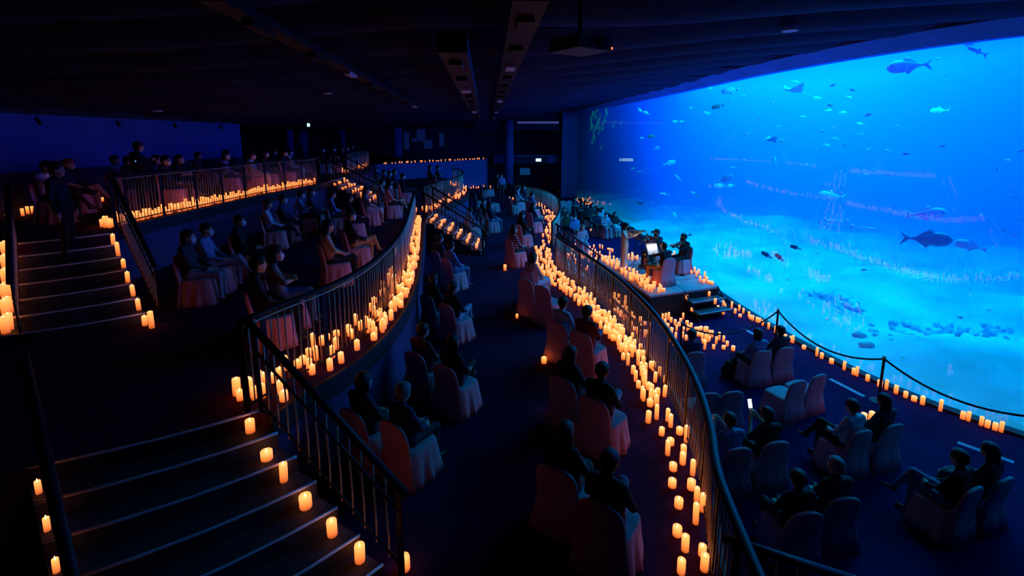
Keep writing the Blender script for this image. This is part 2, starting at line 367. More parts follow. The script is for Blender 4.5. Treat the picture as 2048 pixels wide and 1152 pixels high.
# ---------------------------------------------------------------- railings and stairs
bal_me = MB().tube([(0, 0, .06), (.004, .003, .35), (-.004, 0, .65), (0, 0, 1.0)], .0085, 6).me('baluster', M['steel'], True)
post_me = MB().box(-.035, .035, -.008, .008, 0, 1.02).box(-.06, .06, -.03, .03, 0, .012).me('post', M['black'])
def railing(name, pts, label, sp=.105, pe=11, zdown=0.0, rail_r=.038):
    c = resample(pts, sp); r = thing(name, c[0], 0, label, 'railing'); o = c[0]
    MB().tube([p - o + Vector((0, 0, RH)) for p in c[::2] + ([c[-1]] if (len(c) - 1) % 2 else [])], rail_r, 8, 1.25, .8).ob('handrail', M['black'], r, True)
    MB().tube([p - o + Vector((0, 0, .08)) for p in c[::2] + ([c[-1]] if (len(c) - 1) % 2 else [])], .014, 6).ob('bottom_rail', M['black'], r, True)
    MB().tube([p - o + Vector((0, 0, .985)) for p in c[::2] + ([c[-1]] if (len(c) - 1) % 2 else [])], .012, 6).ob('under_rail', M['steel'], r, True)
    for i, p in enumerate(c):
        q = c[min(i + 1, len(c) - 1)] - c[max(i - 1, 0)]; az = math.atan2(q.y, q.x)
        if i % pe == 0 or i == len(c) - 1: b = obj('post', post_me, r, p - o)
        else: b = obj('baluster', bal_me, r, p - o)
        b.rotation_euler = (0, 0, az + (0 if i % pe == 0 else random.uniform(-1.5, 1.5)))
    return r
railing('balcony_railing', spline(R1near, .1), 'long black curving railing along the front of the middle floor, beside the stage')
railing('balcony_railing', spline(R1far, .1), 'far curved railing of the middle floor, beyond the gap before the stage')
railing('balcony_railing', spline(R2main, .1), 'black curving railing of the second tier lined with candles, left of the aisle', pe=9)
railing('balcony_railing', spline(R2far, .1), 'far looped railing of the second tier, beyond the candle stairs')
railing('balcony_railing', spline(R3main, .1), 'straight railing of the top tier with a dense candle row at left')
railing('balcony_railing', spline(R3far, .1), 'short far railing of the top tier beyond its candle stairs')

def stairs(tl, tr, bl, br, n, label, zt, steps_w=0):
    """a flight between the top nosing tl-tr and the bottom nosing bl-br (plan points), n risers down from zt"""
    r = thing('staircase', (tl[0], tl[1], zt - T[1]), 0, label, 'stairs'); o = Vector((tl[0], tl[1], zt - T[1])); rh = T[1] / n
    for k in range(1, n):
        t0, t1 = (k - 1) / (n - 1), k / (n - 1)
        A, B, C, D = [Vector((*p[:2], 0)) for p in (tl, tr, br, bl)]
        a, b = A.lerp(D, t0), B.lerp(C, t0); c, d = B.lerp(C, t1), A.lerp(D, t1); z = zt - rh * k
        cur = (c - b).normalized() * .09
        f0 = [a.lerp(b, s) + cur * 4 * s * (1 - s) for s in (0, .25, .5, .75, 1)]; f1 = [d.lerp(c, s) + cur * 4 * s * (1 - s) for s in (0, .25, .5, .75, 1)]
        MB().prism([((p - o).x, (p - o).y) for p in f0 + f1[::-1]], 0.0, z - o.z).ob('step', M['tread'], r)
        MB().tube([p - o + Vector((0, 0, z - o.z + 0 * o.z + .008 + o.z)) * 1 for p in f1], .014, 6).ob('nosing', M['nosing'], r, True)
    cur = (Vector((*br[:2], 0)) - Vector((*tr[:2], 0))).normalized() * .09
    A, B = Vector((*tl[:2], 0)), Vector((*tr[:2], 0))
    MB().tube([A.lerp(B, s) + cur * 4 * s * (1 - s) - o + Vector((0, 0, zt + .008)) for s in (0, .25, .5, .75, 1)], .014, 6).ob('nosing', M['nosing'], r, True)
    return r
def stair_rail(p0, p1, z0, z1, label, sp=.16, mid=True, h=.98, flat=0):
    """sloping handrail with balusters from p0 (foot level z0) to p1 (foot level z1)"""
    a = Vector((*p0[:2], z0)); b = Vector((*p1[:2], z1)); r = thing('stair_railing', a, 0, label, 'railing'); d = b - a; n = max(2, round(d.xy.length / sp))
    MB().tube([Vector((0, 0, h)) - d.normalized() * .12, d + Vector((0, 0, h)) + d.normalized() * .12], .036, 8, 1.2, .85).ob('handrail', M['black'], r, True)
    MB().tube([Vector((0, 0, .12)), d + Vector((0, 0, .12))], .014, 6).ob('bottom_rail', M['black'], r, True)
    if mid: MB().tube([Vector((0, 0, h * .72)), d + Vector((0, 0, h * .72))], .016, 6).ob('mid_rail', M['black'], r, True)
    for i in range(n + 1):
        o = obj('post' if i in (0, n) else 'baluster', post_me if i in (0, n) else bal_me, r, d * (i / n)); o.scale = (1, 1, h / 1.02)
        o.rotation_euler = (0, 0, math.atan2(d.y, d.x))
    return r
N2 = [S2a, S2b, Vector((-2.55, 2.72)), Vector((-1.22, 4.0))]
N2 = [S2a - Vector((.25, .15, 0)), S2b, Vector((-2.80, 2.57)), Vector((-1.22, 4.0))]
stairs(N2[0], N2[1], N2[2], N2[3], 7, 'wide curved stairs at lower left with candles down their right side', T[2])
N3 = [S3a, S3b, Vector((-7.48, 6.58)), Vector((-5.98, 7.63))]
stairs(N3[0], N3[1], N3[2], N3[3], 7, 'upper left stairs with a person in black standing on them', T[3])
def off(a, b, d):
    v = Vector((b[0] - a[0], b[1] - a[1])).normalized() * d; return v
stair_rail(Vector((-2.80, 5.02)), Vector((-1.05, 4.02)), T[2], T[1] + .02, 'black handrail down the right side of the lower left stairs')
stair_rail(Vector((-4.36, 4.10)), Vector((-2.72, 2.62)), T[2], T[1] + .02, 'black handrail down the left side of the lower left stairs')
stair_rail(Vector((-7.65, 9.42)), Vector((-5.82, 7.72)), T[3], T[2] + .02, 'black handrail on the right of the upper left stairs')
stair_rail(S3a + (S3b - S3a).normalized() * .34, Vector((*N3[2][:2], 0)) + (S3b - S3a).normalized() * .34, T[3], T[2] + .02, 'black handrail on the left of the upper left stairs')
# candle stairs further back, between the tiers
A3, B3 = R3main[0].copy(), R3far[1].copy()
dv = Vector((1, -.12)).normalized()
N3c = [B3.xy, A3.xy + Vector((0, 0)), B3.xy + dv * 2.3, A3.xy + dv * 2.3]
def quad_stairs(a, b, d, ln, n, label, zt): return stairs((b.x, b.y), (a.x, a.y), (b.x + d.x * ln, b.y + d.y * ln), (a.x + d.x * ln, a.y + d.y * ln), n, label, zt)
a3 = A3 + Vector((.1, .9, 0)); b3 = A3 + Vector((.05, 2.9, 0))
quad_stairs(a3, b3, dv, 2.3, 7, 'far stairs from the top tier covered with candles', T[3])
stair_rail(a3.xy - Vector((0, .1)), a3.xy + dv * 2.4 - Vector((0, .1)), T[3], T[2], 'near handrail of the far candle stairs on the top tier')
stair_rail(b3.xy + Vector((0, .1)), b3.xy + dv * 2.4 + Vector((0, .1)), T[3], T[2], 'rear handrail of the far candle stairs on the top tier')
a2 = R2main[0] + Vector((.25, .5, 0)); b2 = R2main[0] + Vector((.25, 2.3, 0)); dv2 = Vector((1, -.45)).normalized()
quad_stairs(a2, b2, dv2, 2.3, 7, 'candle-covered stairs from the second tier in the middle of the hall', T[2])
stair_rail(a2.xy - Vector((0, .12)), a2.xy + dv2 * 2.4 - Vector((0, .12)), T[2], T[1], 'near handrail of the middle candle stairs')
stair_rail(b2.xy + Vector((0, .12)), b2.xy + dv2 * 2.4 + Vector((0, .12)), T[2], T[1], 'rear handrail of the middle candle stairs')
# stairs from the middle floor to the stage floor
g0, g1 = R1near[0], R1far[-1]; dv1 = Vector((1, .12)).normalized()
a1 = g0 + Vector((.2, .2, 0)); b1 = g1 + Vector((.2, -.2, 0))
quad_stairs(a1, b1, dv1, 1.45, 7, 'dark stairs through the gap in the long front railing', T[1])
stair_rail(a1.xy, a1.xy + dv1 * 1.55, T[1], T[0], 'near handrail of the stairs through the railing gap')
stair_rail(b1.xy, b1.xy + dv1 * 1.55, T[1], T[0], 'rear handrail of the stairs through the railing gap')
# sloping rail outside the front railing
orr = offset(spline(R1near[:5], .2), .55)
stair_rail(orr[4], orr[-8], .42, .05, 'thin dark handrail running below the front railing towards the stage')
# near stairs at the bottom edge, right of the front railing
stair_rail(at(1475, 1085, T[1] + .98), at(1720, 1163, T[1] + .6), T[1], T[1] - .38, 'blue-lit handrail at the bottom edge right of the front railing', mid=False)

# ---------------------------------------------------------------- bodies: one smooth skin grown over joints
def surface(prims, cell, k=.03, cut=None):
    """closed surface round tapered limbs: prims = (a, b, ra, rb, label); returns verts, quads, label per quad"""
    A = np.array([p[0] for p in prims], float); B = np.array([p[1] for p in prims], float)
    RA = np.array([p[2] for p in prims]); RB = np.array([p[3] for p in prims])
    lo = np.minimum(A, B).min(0) - max(RA.max(), RB.max()) - 2 * cell; hi = np.maximum(A, B).max(0) + max(RA.max(), RB.max()) + 2 * cell
    n = np.ceil((hi - lo) / cell).astype(int) + 1
    g = np.stack(np.meshgrid(*[lo[i] + cell * np.arange(n[i]) for i in range(3)], indexing='ij'), -1)
    def dist(p, i):
        ab = B[i] - A[i]; L = max(1e-9, ab @ ab); t = np.clip(((p - A[i]) @ ab) / L, 0, 1)
        return np.linalg.norm(p - A[i] - t[..., None] * ab, axis=-1) - (RA[i] + (RB[i] - RA[i]) * t)
    f = None
    for i in range(len(prims)):
        d = dist(g, i)
        if f is None: f = d
        else: h = np.clip(.5 + .5 * (f - d) / k, 0, 1); f = f * (1 - h) + d * h - k * h * (1 - h)
    for c in (cut or []):
        A2 = np.array(c[0]); f = np.maximum(f, -(np.linalg.norm((g - A2) / np.array(c[2]), axis=-1) - 1) * min(c[2]))
    s = f < 0
    c8 = [(i, j, l) for i in (0, 1) for j in (0, 1) for l in (0, 1)]
    sl = lambda a, o: a[o[0]:a.shape[0] - 1 + o[0], o[1]:a.shape[1] - 1 + o[1], o[2]:a.shape[2] - 1 + o[2]]
    S = sum(sl(s, o).astype(int) for o in c8); act = (S > 0) & (S < 8)
    acc = np.zeros(act.shape + (3,)); cnt = np.zeros(act.shape)
    for i1, o in enumerate(c8):
        for p in c8[i1 + 1:]:
            if sum(abs(o[q] - p[q]) for q in range(3)) != 1: continue
            fo, fp = sl(f, o), sl(f, p); x = (sl(s, o) != sl(s, p)); t = np.where(x, fo / np.where(x, fo - fp, 1), 0)
            for q in range(3): acc[..., q] += np.where(x, o[q] + t * (p[q] - o[q]), 0)
            cnt += x
    idx = -np.ones(act.shape, int); idx[act] = np.arange(act.sum())
    ii = np.argwhere(act); V = lo + cell * (ii + acc[act] / cnt[act][:, None])
    Fq = []
    for ax in range(3):
        u, v = [(1, 2), (2, 0), (0, 1)][ax]
        a0 = [slice(None)] * 3; a1 = [slice(None)] * 3; a0[ax] = slice(0, -1); a1[ax] = slice(1, None)
        x = s[tuple(a0)] != s[tuple(a1)]; e = np.argwhere(x)
        e = e[(e[:, u] > 0) & (e[:, v] > 0) & (e[:, u] < n[u] - 1) & (e[:, v] < n[v] - 1)]
        def cellid(du, dv):
            q = e.copy(); q[:, u] -= du; q[:, v] -= dv; return idx[q[:, 0], q[:, 1], q[:, 2]]
        quad = np.stack([cellid(1, 1), cellid(0, 1), cellid(0, 0), cellid(1, 0)], 1)
        ins = s[e[:, 0], e[:, 1], e[:, 2]]; quad[~ins] = quad[~ins][:, ::-1]; Fq.append(quad)
    Q = np.concatenate(Fq); C = V[Q].mean(1)
    D = np.stack([dist(C, i) for i in range(len(prims))], 1); lab = np.array([p[4] for p in prims])[D.argmin(1)]
    return V, Q, lab
SKIN, TOP, TRO, SHOE = 0, 1, 2, 3
def mirror(v): return (-v[0], v[1], v[2])
def body(name, hips, chest, neck, head, sh, legs, arms, sleeve=TOP, legm=TRO, skirt=None, cell=.021, fem=0):
    """legs: two (knee, ankle, toe); arms: two (elbow, wrist, fingertip direction)"""
    P = []; hx, hy, hz = hips; cx, cyy, czz = chest
    wS = sh * (.93 if fem else 1)
    for s in (-1, 0, 1):
        P.append(((hx + s * .085, hy, hz + .02), (cx + s * .10, cyy, czz), .095, .098 if s else .105, TOP))
        P.append(((hx + s * .09, hy, hz), (hx + s * .09, hy + .02, hz + .06), .098, .092, TRO))
    P.append(((cx - wS * .75, cyy - .01, czz + .10), (cx + wS * .75, cyy - .01, czz + .10), .07, .07, TOP))
    P.append(((cx, cyy - .01, czz + .12), neck, .062, .052, TOP)); P.append((neck, head, .048, .05, SKIN))
    h = Vector(head); fw = Vector((0, 1, 0))
    P += [(h + Vector((0, -.02, .03)), h + Vector((0, .0, .035)), .088, .086, SKIN), (h + Vector((0, .02, -.02)), h + Vector((0, .045, -.075)), .072, .045, SKIN),
          (h + Vector((0, .085, .0)), h + Vector((0, .1, -.025)), .012, .017, SKIN),
          (h + Vector((-.085, 0, .0)), h + Vector((-.09, -.008, -.03)), .016, .011, SKIN), (h + Vector((.085, 0, 0)), h + Vector((.09, -.008, -.03)), .016, .011, SKIN)]
    for s, (kn, an, toe) in zip((-1, 1), legs):
        P.append(((hx + s * .095, hy + .02, hz), kn, .088, .062, legm)); P.append((kn, an, .058, .04, legm))
        an = Vector(an); toe = Vector(toe); P.append((an, an + Vector((0, 0, -.02)), .038, .036, SHOE)); P.append((an + Vector((0, -.02, -.045)), toe, .036, .028, SHOE))
    fing = []
    for s, (el, wr, fd) in zip((-1, 1), arms):
        shp = (cx + s * wS, cyy - .01, czz + .09); P.append((shp, el, .056, .043, TOP)); P.append((el, wr, .041, .029, sleeve))
        wr = Vector(wr); fd = Vector(fd).normalized(); pal = wr + fd * .075; P.append((wr, pal, .028, .034, SKIN)); fing.append((pal, fd, s))
    if skirt:
        for s in (-1, -.3, .3, 1):
            P.append(((hx + s * .1, hy, hz), tuple(np.array(skirt[0]) + np.array((s * skirt[2], 0, 0))), .1, .085, TRO))
            P.append((tuple(np.array(skirt[0]) + np.array((s * skirt[2], 0, 0))), tuple(np.array(skirt[1]) + np.array((s * skirt[2] * 1.3, 0, 0))), .085, .06, TRO))
    V, Q, lab = surface([(tuple(p[0]), tuple(p[1]), *p[2:]) for p in P], cell)
    mb = MB(); mb.add(V.tolist(), Q.tolist()); mi = lab.tolist()
    def isle(pts, r, m, n=6):
        k = len(mb.f); mb.tube(pts, r, n); mi.extend([m] * (len(mb.f) - k))
    for pal, fd, s in fing:             # four fingers and a thumb, unequal and bent
        side = fd.cross(Vector((0, 0, 1)));  side = side.normalized() if side.length > .1 else Vector((1, 0, 0)); up = side.cross(fd)
        for q, ln in zip((-1.5, -.5, .5, 1.5), (.062, .076, .07, .052)):
            b = pal + side * (q * .017) + fd * .015; isle([b, b + fd * ln * .55 - up * .004, b + fd * ln * .9 - up * .03], [.0095, .0085, .006], SKIN)
        b = pal - fd * .045 - side * s * .025; isle([b, b - side * s * .028 + fd * .03, b - side * s * .03 + fd * .058 - up * .012], [.012, .011, .008], SKIN)
    for s in (-1, 1):                    # eyes
        c = h + Vector((s * .033, .078, .012)); k = len(mb.f); mb.tube([c, c + Vector((0, .009, 0))], [.011, .006], 6); mi.extend([4] * (len(mb.f) - k))
    me = mb.me(name, [M['skin'], M['top'], M['trousers'], M['shoe'], M['eye']], True)
    me.polygons.foreach_set('material_index', mi); me.update()
    return me, h
def seat_legs(l=(0, 0), kz=.53):
    return [((-.11 + l[0], .36, kz), (-.12 + l[0], .37, .10), (-.13 + l[0], .52, .035)), ((.11 + l[1], .36, kz), (.12 + l[1], .37, .10), (.13 + l[1], .52, .035))]
CROSS = [((-.09, .36, .53), (-.10, .36, .10), (-.11, .51, .035)), ((-.02, .40, .66), (-.16, .56, .33), (-.20, .70, .30))]
STRETCH = [((-.10, .38, .50), (-.11, .66, .13), (-.12, .78, .12)), ((.10, .40, .52), (.10, .60, .13), (.10, .73, .06))]
LAP = [((-.25, -.06, .76), (-.10, .16, .64), (.5, .8, -.1)), ((.25, -.06, .76), (.10, .17, .64), (-.5, .8, -.1))]
FOLD = [((-.25, -.04, .80), (.02, .12, .82), (1, .1, .05)), ((.25, -.04, .80), (-.02, .15, .78), (-1, .1, .05))]
PHONE = [((-.24, .02, .78), (-.07, .26, .98), (.35, .5, .8)), ((.24, .02, .78), (.07, .26, .98), (-.35, .5, .8))]
CHIN = [((-.25, -.06, .76), (-.06, .16, .66), (.6, .7, -.1)), ((.22, .12, .80), (.07, .05, 1.05), (-.2, -.1, 1))]
DOWN = [((-.25, -.03, 1.12), (-.26, .06, .88), (0, .2, -1)), ((.25, -.03, 1.12), (.26, .06, .88), (0, .2, -1))]
SH, SC_, SN = (0, -.10, .55), (0, -.165, .93), (0, -.135, 1.11)
POSE = {}
POSE['lap'] = body('body_lap', SH, SC_, SN, (0, -.10, 1.225), .185, seat_legs(), LAP)
POSE['lapf'] = body('body_lapf', SH, SC_, SN, (0, -.10, 1.205), .17, seat_legs((.04, -.04)), LAP, sleeve=SKIN, legm=SKIN, skirt=((0, .30, .55), (0, .36, .42), .09), fem=1)
POSE['fold'] = body('body_fold', SH, SC_, SN, (0, -.10, 1.22), .185, seat_legs(), FOLD, sleeve=SKIN)
POSE['cross'] = body('body_cross', SH, SC_, SN, (0, -.10, 1.225), .185, CROSS, LAP)
POSE['crossf'] = body('body_crossf', SH, SC_, SN, (0, -.10, 1.20), .17, CROSS, LAP, sleeve=SKIN, legm=SKIN, skirt=((0, .22, .56), (0, .32, .50), .07), fem=1)
POSE['stretch'] = body('body_stretch', (0, -.04, .54), (0, -.17, .90), (0, -.15, 1.08), (0, -.12, 1.19), .185, STRETCH, LAP)
POSE['phone'] = body('body_phone', SH, (0, -.12, .93), (0, -.08, 1.10), (0, -.03, 1.21), .185, seat_legs(), PHONE, sleeve=SKIN)
POSE['chin'] = body('body_chin', SH, (0, -.13, .93), (0, -.09, 1.10), (0, -.04, 1.21), .185, CROSS, CHIN, sleeve=SKIN)
SL = [((-.10, .03, .50), (-.11, -.02, .10), (-.13, .13, .035)), ((.10, .03, .50), (.12, -.02, .10), (.14, .13, .035))]
STEP = [((-.09, .16, .58), (-.10, .10, .25), (-.11, .25, .20)), ((.10, .03, .50), (.11, -.06, .10), (.12, .08, .035))]
POSE['stand'] = body('body_stand', (0, 0, .93), (0, -.02, 1.32), (0, -.01, 1.49), (0, .02, 1.61), .19, SL, DOWN)
POSE['step'] = body('body_step', (0, 0, .93), (0, .0, 1.32), (0, .02, 1.49), (0, .05, 1.61), .19, SL, [((-.24, .05, 1.10), (-.08, .2, 1.06), (.7, .6, .2)), ((.25, -.03, 1.12), (.24, .1, .92), (0, .5, -1))])
POSE['film'] = body('body_film', (0, 0, .93), (0, .0, 1.32), (0, .04, 1.49), (0, .09, 1.60), .19, SL, [((-.24, .08, 1.12), (-.08, .30, 1.28), (.4, .7, .3)), ((.24, .08, 1.12), (.08, .30, 1.28), (-.4, .7, .3))])
POSE['violinf'] = body('body_violinf', (0, 0, .90), (0, -.01, 1.27), (0, .0, 1.43), (-.02, .03, 1.54), .165, SL, [((-.20, .20, 1.22), (-.22, .46, 1.33), (.5, .4, .4)), ((.30, .12, 1.20), (.16, .36, 1.28), (-.5, .3, .2))], sleeve=SKIN, skirt=((0, .0, .5), (0, .0, .08), .11), fem=1)
POSE['violin'] = body('body_violin', SH, (0, -.12, .93), (0, -.09, 1.11), (-.02, -.04, 1.22), .185, seat_legs((-.05, .05)), [((-.22, .16, .84), (-.22, .40, 1.0), (.5, .4, .4)), ((.32, .08, .84), (.18, .32, .94), (-.5, .3, .2))])
POSE['cello'] = body('body_cello', SH, (0, -.08, .93), (0, -.03, 1.10), (0, .03, 1.20), .185, seat_legs((-.16, .16)), [((-.30, .12, .92), (-.13, .30, .98), (.4, .3, .5)), ((.33, .14, .76), (.22, .40, .62), (-.6, .4, 0))])

def scalp(name, extra, cut, m):
    P = [((0, -.025, .045), (0, -.005, .05), .104, .100, 0), ((0, -.045, .0), (0, -.04, -.03), .09, .07, 0)] + extra
    V, Q, lab = surface(P, .015, .02, cut); return mesh(name, V.tolist(), Q.tolist(), M[m], True)
FACE = [((0, .115, -.035), 0, (.095, .105, .10)), ((-.1, .03, -.06), 0, (.04, .05, .05)), ((.1, .03, -.06), 0, (.04, .05, .05))]
HAIR = {}
for cm in ('hairb', 'hairbr', 'hairg'):
    HAIR['short', cm] = scalp('short_hair', [], FACE, cm)
    HAIR['long', cm] = scalp('long_hair', [((-.06, -.05, .0), (-.085, -.07, -.26), .06, .04, 0), ((.06, -.05, .0), (.085, -.07, -.26), .06, .04, 0), ((0, -.07, 0), (0, -.10, -.30), .07, .06, 0)], FACE, cm)
    HAIR['bob', cm] = scalp('bob_hair', [((-.07, -.03, .0), (-.08, -.02, -.09), .05, .045, 0), ((.07, -.03, .0), (.08, -.02, -.09), .05, .045, 0), ((0, -.06, 0), (0, -.07, -.1), .07, .06, 0)], FACE, cm)
    HAIR['bun', cm] = scalp('tied_hair', [((0, -.12, .06), (0, -.15, .05), .05, .04, 0)], FACE, cm)
    HAIR['cap', cm] = scalp('capped_hair', [((0, .07, .065), (0, .14, .05), .035, .02, 0)], FACE, cm)
def mask_me(m):
    V, Q, lab = surface([((0, .03, -.03), (0, .05, -.075), .083, .056, 0), ((0, .09, -.02), (0, .10, -.05), .024, .024, 0)], .012, .02, [((0, -.06, -.03), 0, (.2, .11, .2)), ((0, .06, .06), 0, (.2, .2, .062))])
    return mesh('face_mask', V.tolist(), Q.tolist(), M[m], True)
MASK = {'w': mask_me('maskw'), 'b': mask_me('maskb')}
C_ = dict(black=(.012, .012, .016), dark=(.03, .03, .04), navy=(.02, .03, .08), white=(.55, .56, .6), blue=(.12, .2, .4), grey=(.16, .16, .18), red=(.16, .02, .025), jeans=(.09, .14, .26), ljeans=(.22, .30, .45), tan=(.50, .26, .10), pink=(.5, .28, .32), beige=(.55, .42, .32), pale=(.40, .44, .52), brown=(.10, .05, .03))
def person(loc, yaw, pose, hair, hm, top, tro, mask, label, group=None, sc=1.0):
    me, h = POSE[pose]; o = obj('person', me); tag(o, label, 'person', group)
    o.location = loc; o.rotation_euler = (0, 0, math.radians(yaw) - PI / 2); o.scale = (sc,) * 3
    o['shirt_color'] = list(C_[top]); o['trouser_color'] = list(C_[tro]); o['stripe'] = 1.0 if ('red striped top by' in label or 'white striped' in label) else 0.0
    tl = random.uniform(-.2, .2)
    hr = obj('hair', HAIR[hair, hm], o, h)
    if mask: obj('face_mask', MASK[mask], o, h)
    return o

# ---------------------------------------------------------------- covered banquet chair
def make_chair():
    t = thing('covered_chair', (0, 0, 0), 0, 'x', 'chair')
    def ring(cx, cyy, wx, wy, z, n=40, rip=0, ph=0, pw=5.0):
        out = []
        for k in range(n):
            a = 2 * PI * k / n; ca, sa = math.cos(a), math.sin(a); r = (abs(ca) ** pw + abs(sa) ** pw) ** (-1 / pw)
            q = 1 + rip * (math.sin(a * 9 + ph) + .6 * math.sin(a * 14 + ph * 2)); out.append((cx + wx * ca * r * q, cyy + wy * sa * r * q, z))
        return out
    def loft(rings, top=True, bot=True):
        n = len(rings[0]); vs = [v for r in rings for v in r]; fs = []
        for i in range(len(rings) - 1):
            for k in range(n): fs.append((i * n + k, i * n + (k + 1) % n, (i + 1) * n + (k + 1) % n, (i + 1) * n + k))
        if bot: fs.append(tuple(range(n - 1, -1, -1)))
        if top: fs.append(tuple((len(rings) - 1) * n + k for k in range(n)))
        return MB().add(vs, fs)
    sk = [ring(0, 0, .285, .305, .0, n=72, rip=.06, ph=.5, pw=3.2), ring(0, 0, .27, .288, .10, n=72, rip=.05, ph=.55, pw=3.4), ring(0, 0, .25, .265, .25, n=72, rip=.03, ph=.6, pw=3.8), ring(0, 0, .232, .245, .38, n=72, rip=.010), ring(0, 0, .225, .235, .455, n=72), ring(0, 0, .215, .225, .478, n=72), ring(0, 0, .15, .16, .488, n=72)]
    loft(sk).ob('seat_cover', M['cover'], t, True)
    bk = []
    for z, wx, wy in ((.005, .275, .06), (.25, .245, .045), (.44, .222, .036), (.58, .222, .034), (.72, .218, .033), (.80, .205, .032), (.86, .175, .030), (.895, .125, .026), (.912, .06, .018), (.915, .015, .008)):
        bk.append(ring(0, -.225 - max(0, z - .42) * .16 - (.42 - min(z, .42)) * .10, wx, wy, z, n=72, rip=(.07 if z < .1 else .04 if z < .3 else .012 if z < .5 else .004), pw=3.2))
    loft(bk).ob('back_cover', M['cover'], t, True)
    return t
CH0 = [make_chair()]
def chair(loc, yaw, label, group=None, zs=1.0):
    if not CH0[0].get('used'): t = CH0[0]; t['used'] = 1
    else:
        t = CH0[0].copy(); COL.objects.link(t)
        for c in CH0[0].children: d = c.copy(); COL.objects.link(d); d.parent = t
    if group: t['group'] = group
    elif 'group' in t: del t['group']
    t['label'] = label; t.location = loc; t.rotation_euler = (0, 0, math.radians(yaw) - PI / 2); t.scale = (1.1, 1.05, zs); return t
SEATS = []
def edge_x(c, y): return min(c, key=lambda p: abs(p.y - y)).x
E1 = spline(R1near, .2) + spline(R1far, .2); E2 = spline(R2main, .2) + spline(R2far, .2)
def inside(t, q):
    if t == 3: return -11.05 < q.x < -8.95
    if t == 2: return q.x < edge_x(E2, q.y) - .8 and (q.y < 9.9 or q.x > -7.5)
    if t == 1: return (q.y > 33 or q.x > edge_x(E2, q.y) + .80) and q.x < edge_x(E1, q.y) - .7
    return q.x > edge_x(E1, q.y) + .55 and q.x < wall_x(q.y) - .7
def place(tier, head=None, base=None, yaw=90, hz=1.2, z0=None):
    """floor point under the seat from the seen head and/or the seen foot of the chair back"""
    z = T[tier] if z0 is None else z0; f = Vector((math.cos(math.radians(yaw)), math.sin(math.radians(yaw)), 0)); out = []
    if head: p = at(head[0], head[1], z + hz); out.append(Vector((p.x, p.y, z)) + f * .11)
    if base: p = at(base[0], base[1], z); out.append(Vector((p.x, p.y, z)) + f * .27)
    q = sum(out, Vector()) / len(out); d = Vector((q.x, q.y, 0)).normalized(); q0 = q
    for k in (0, 1, -1, 2, -2, 3, -3, 4, -4, 5, -5, 6, -6, 7, 8, 9, 10, 12, 14, 16):
        q = q0 + d * (.12 * k)
        if all((q - o).length > .60 for o in SEATS) and inside(tier, q): break
    else: q = Vector((max(-11.0, min(-9.0, q0.x)) if tier == 3 else q0.x, q0.y, q0.z))
    SEATS.append(q); return q
def sit(tier, head, base, yaw, pose, hair, hm, top, tro, mask, label, clabel=None, group=None, z0=None):
    near = bool(base) and tier < 2 and base[1] > 640; sc = .91 if near else 1.0
    p = place(tier, head, base, yaw, hz=1.2 * sc, z0=z0)
    person(p, yaw, pose, hair, hm, top, tro, mask, label, group, sc)
    c = clabel or ('white covered chair under the ' + label.replace('person in', 'person in', 1))
    if len(c.split()) > 16: c = ' '.join(c.split()[:16])
    chair(p, yaw, c, None if not group else 'covered chairs: ' + group, .91 if near else 1.0)
    return p

# lower floor, right
sit(0, (1920, 935), (1922, 1065), 112, 'cross', 'short', 'hairb', 'black', 'jeans', None, 'person in black with crossed jeans, at the lower right corner')
sit(0, (1960, 948), (2000, 1030), 112, 'lapf', 'long', 'hairb', 'dark', 'dark', None, 'person with long dark hair in the rightmost chair')
sit(0, (1705, 832), (1708, 935), 108, 'cross', 'short', 'hairb', 'pale', 'black', None, 'person in a pale shirt with black trousers, one leg crossed wide')
sit(0, (1768, 840), (1770, 915), 108, 'lap', 'long', 'hairb', 'dark', 'dark', None, 'person with very long dark hair before the right stanchion')
sit(0, (1603, 990), (1590, 1105), 96, 'lap', 'short', 'hairb', 'black', 'dark', None, 'person in black leaning left, at the bottom edge right of the railing')
sit(0, (1668, 985), (1672, 1098), 96, 'lap', 'cap', 'hairg', 'dark', 'dark', 'w', 'person with a pale cap at the bottom edge right of the railing')
sit(0, (1460, 868), (1470, 968), 100, 'phone', 'short', 'hairb', 'blue', 'dark', None, 'person in light blue holding a phone beside the railing')
sit(0, (1537, 862), (1543, 966), 100, 'phone', 'short', 'hairb', 'black', 'black', None, 'person in black raising a lit phone, lower floor')
sit(0, (1386, 672), (1382, 775), 98, 'lap', 'short', 'hairb', 'navy', 'dark', None, 'person in navy behind the floor candles, close to the railing')
sit(0, (1519, 678), (1515, 762), 104, 'lap', 'bob', 'hairb', 'blue', 'dark', None, 'person with a dark bob in front of the left stanchion')
sit(0, (1555, 690), (1568, 752), 104, 'fold', 'short', 'hairb', 'dark', 'dark', None, 'small person right of the one with a dark bob')
for hd, yw, lb in (((1418, 778), 99, 'empty white covered chair against the railing, left of a pair'), ((1466, 775), 99, 'empty white covered chair, right of the pair by the railing'),
                   ((1597, 754), 112, 'empty white covered chair lit by a candle at its seat side'), ((1638, 742), 114, 'empty white covered chair beside the white floor stripe')):
    p = at(hd[0], hd[1], .9); f = Vector((math.cos(math.radians(yw)), math.sin(math.radians(yw)), 0)); chair(Vector((p.x, p.y, 0)) + f * .29, yw, lb, None, .92)
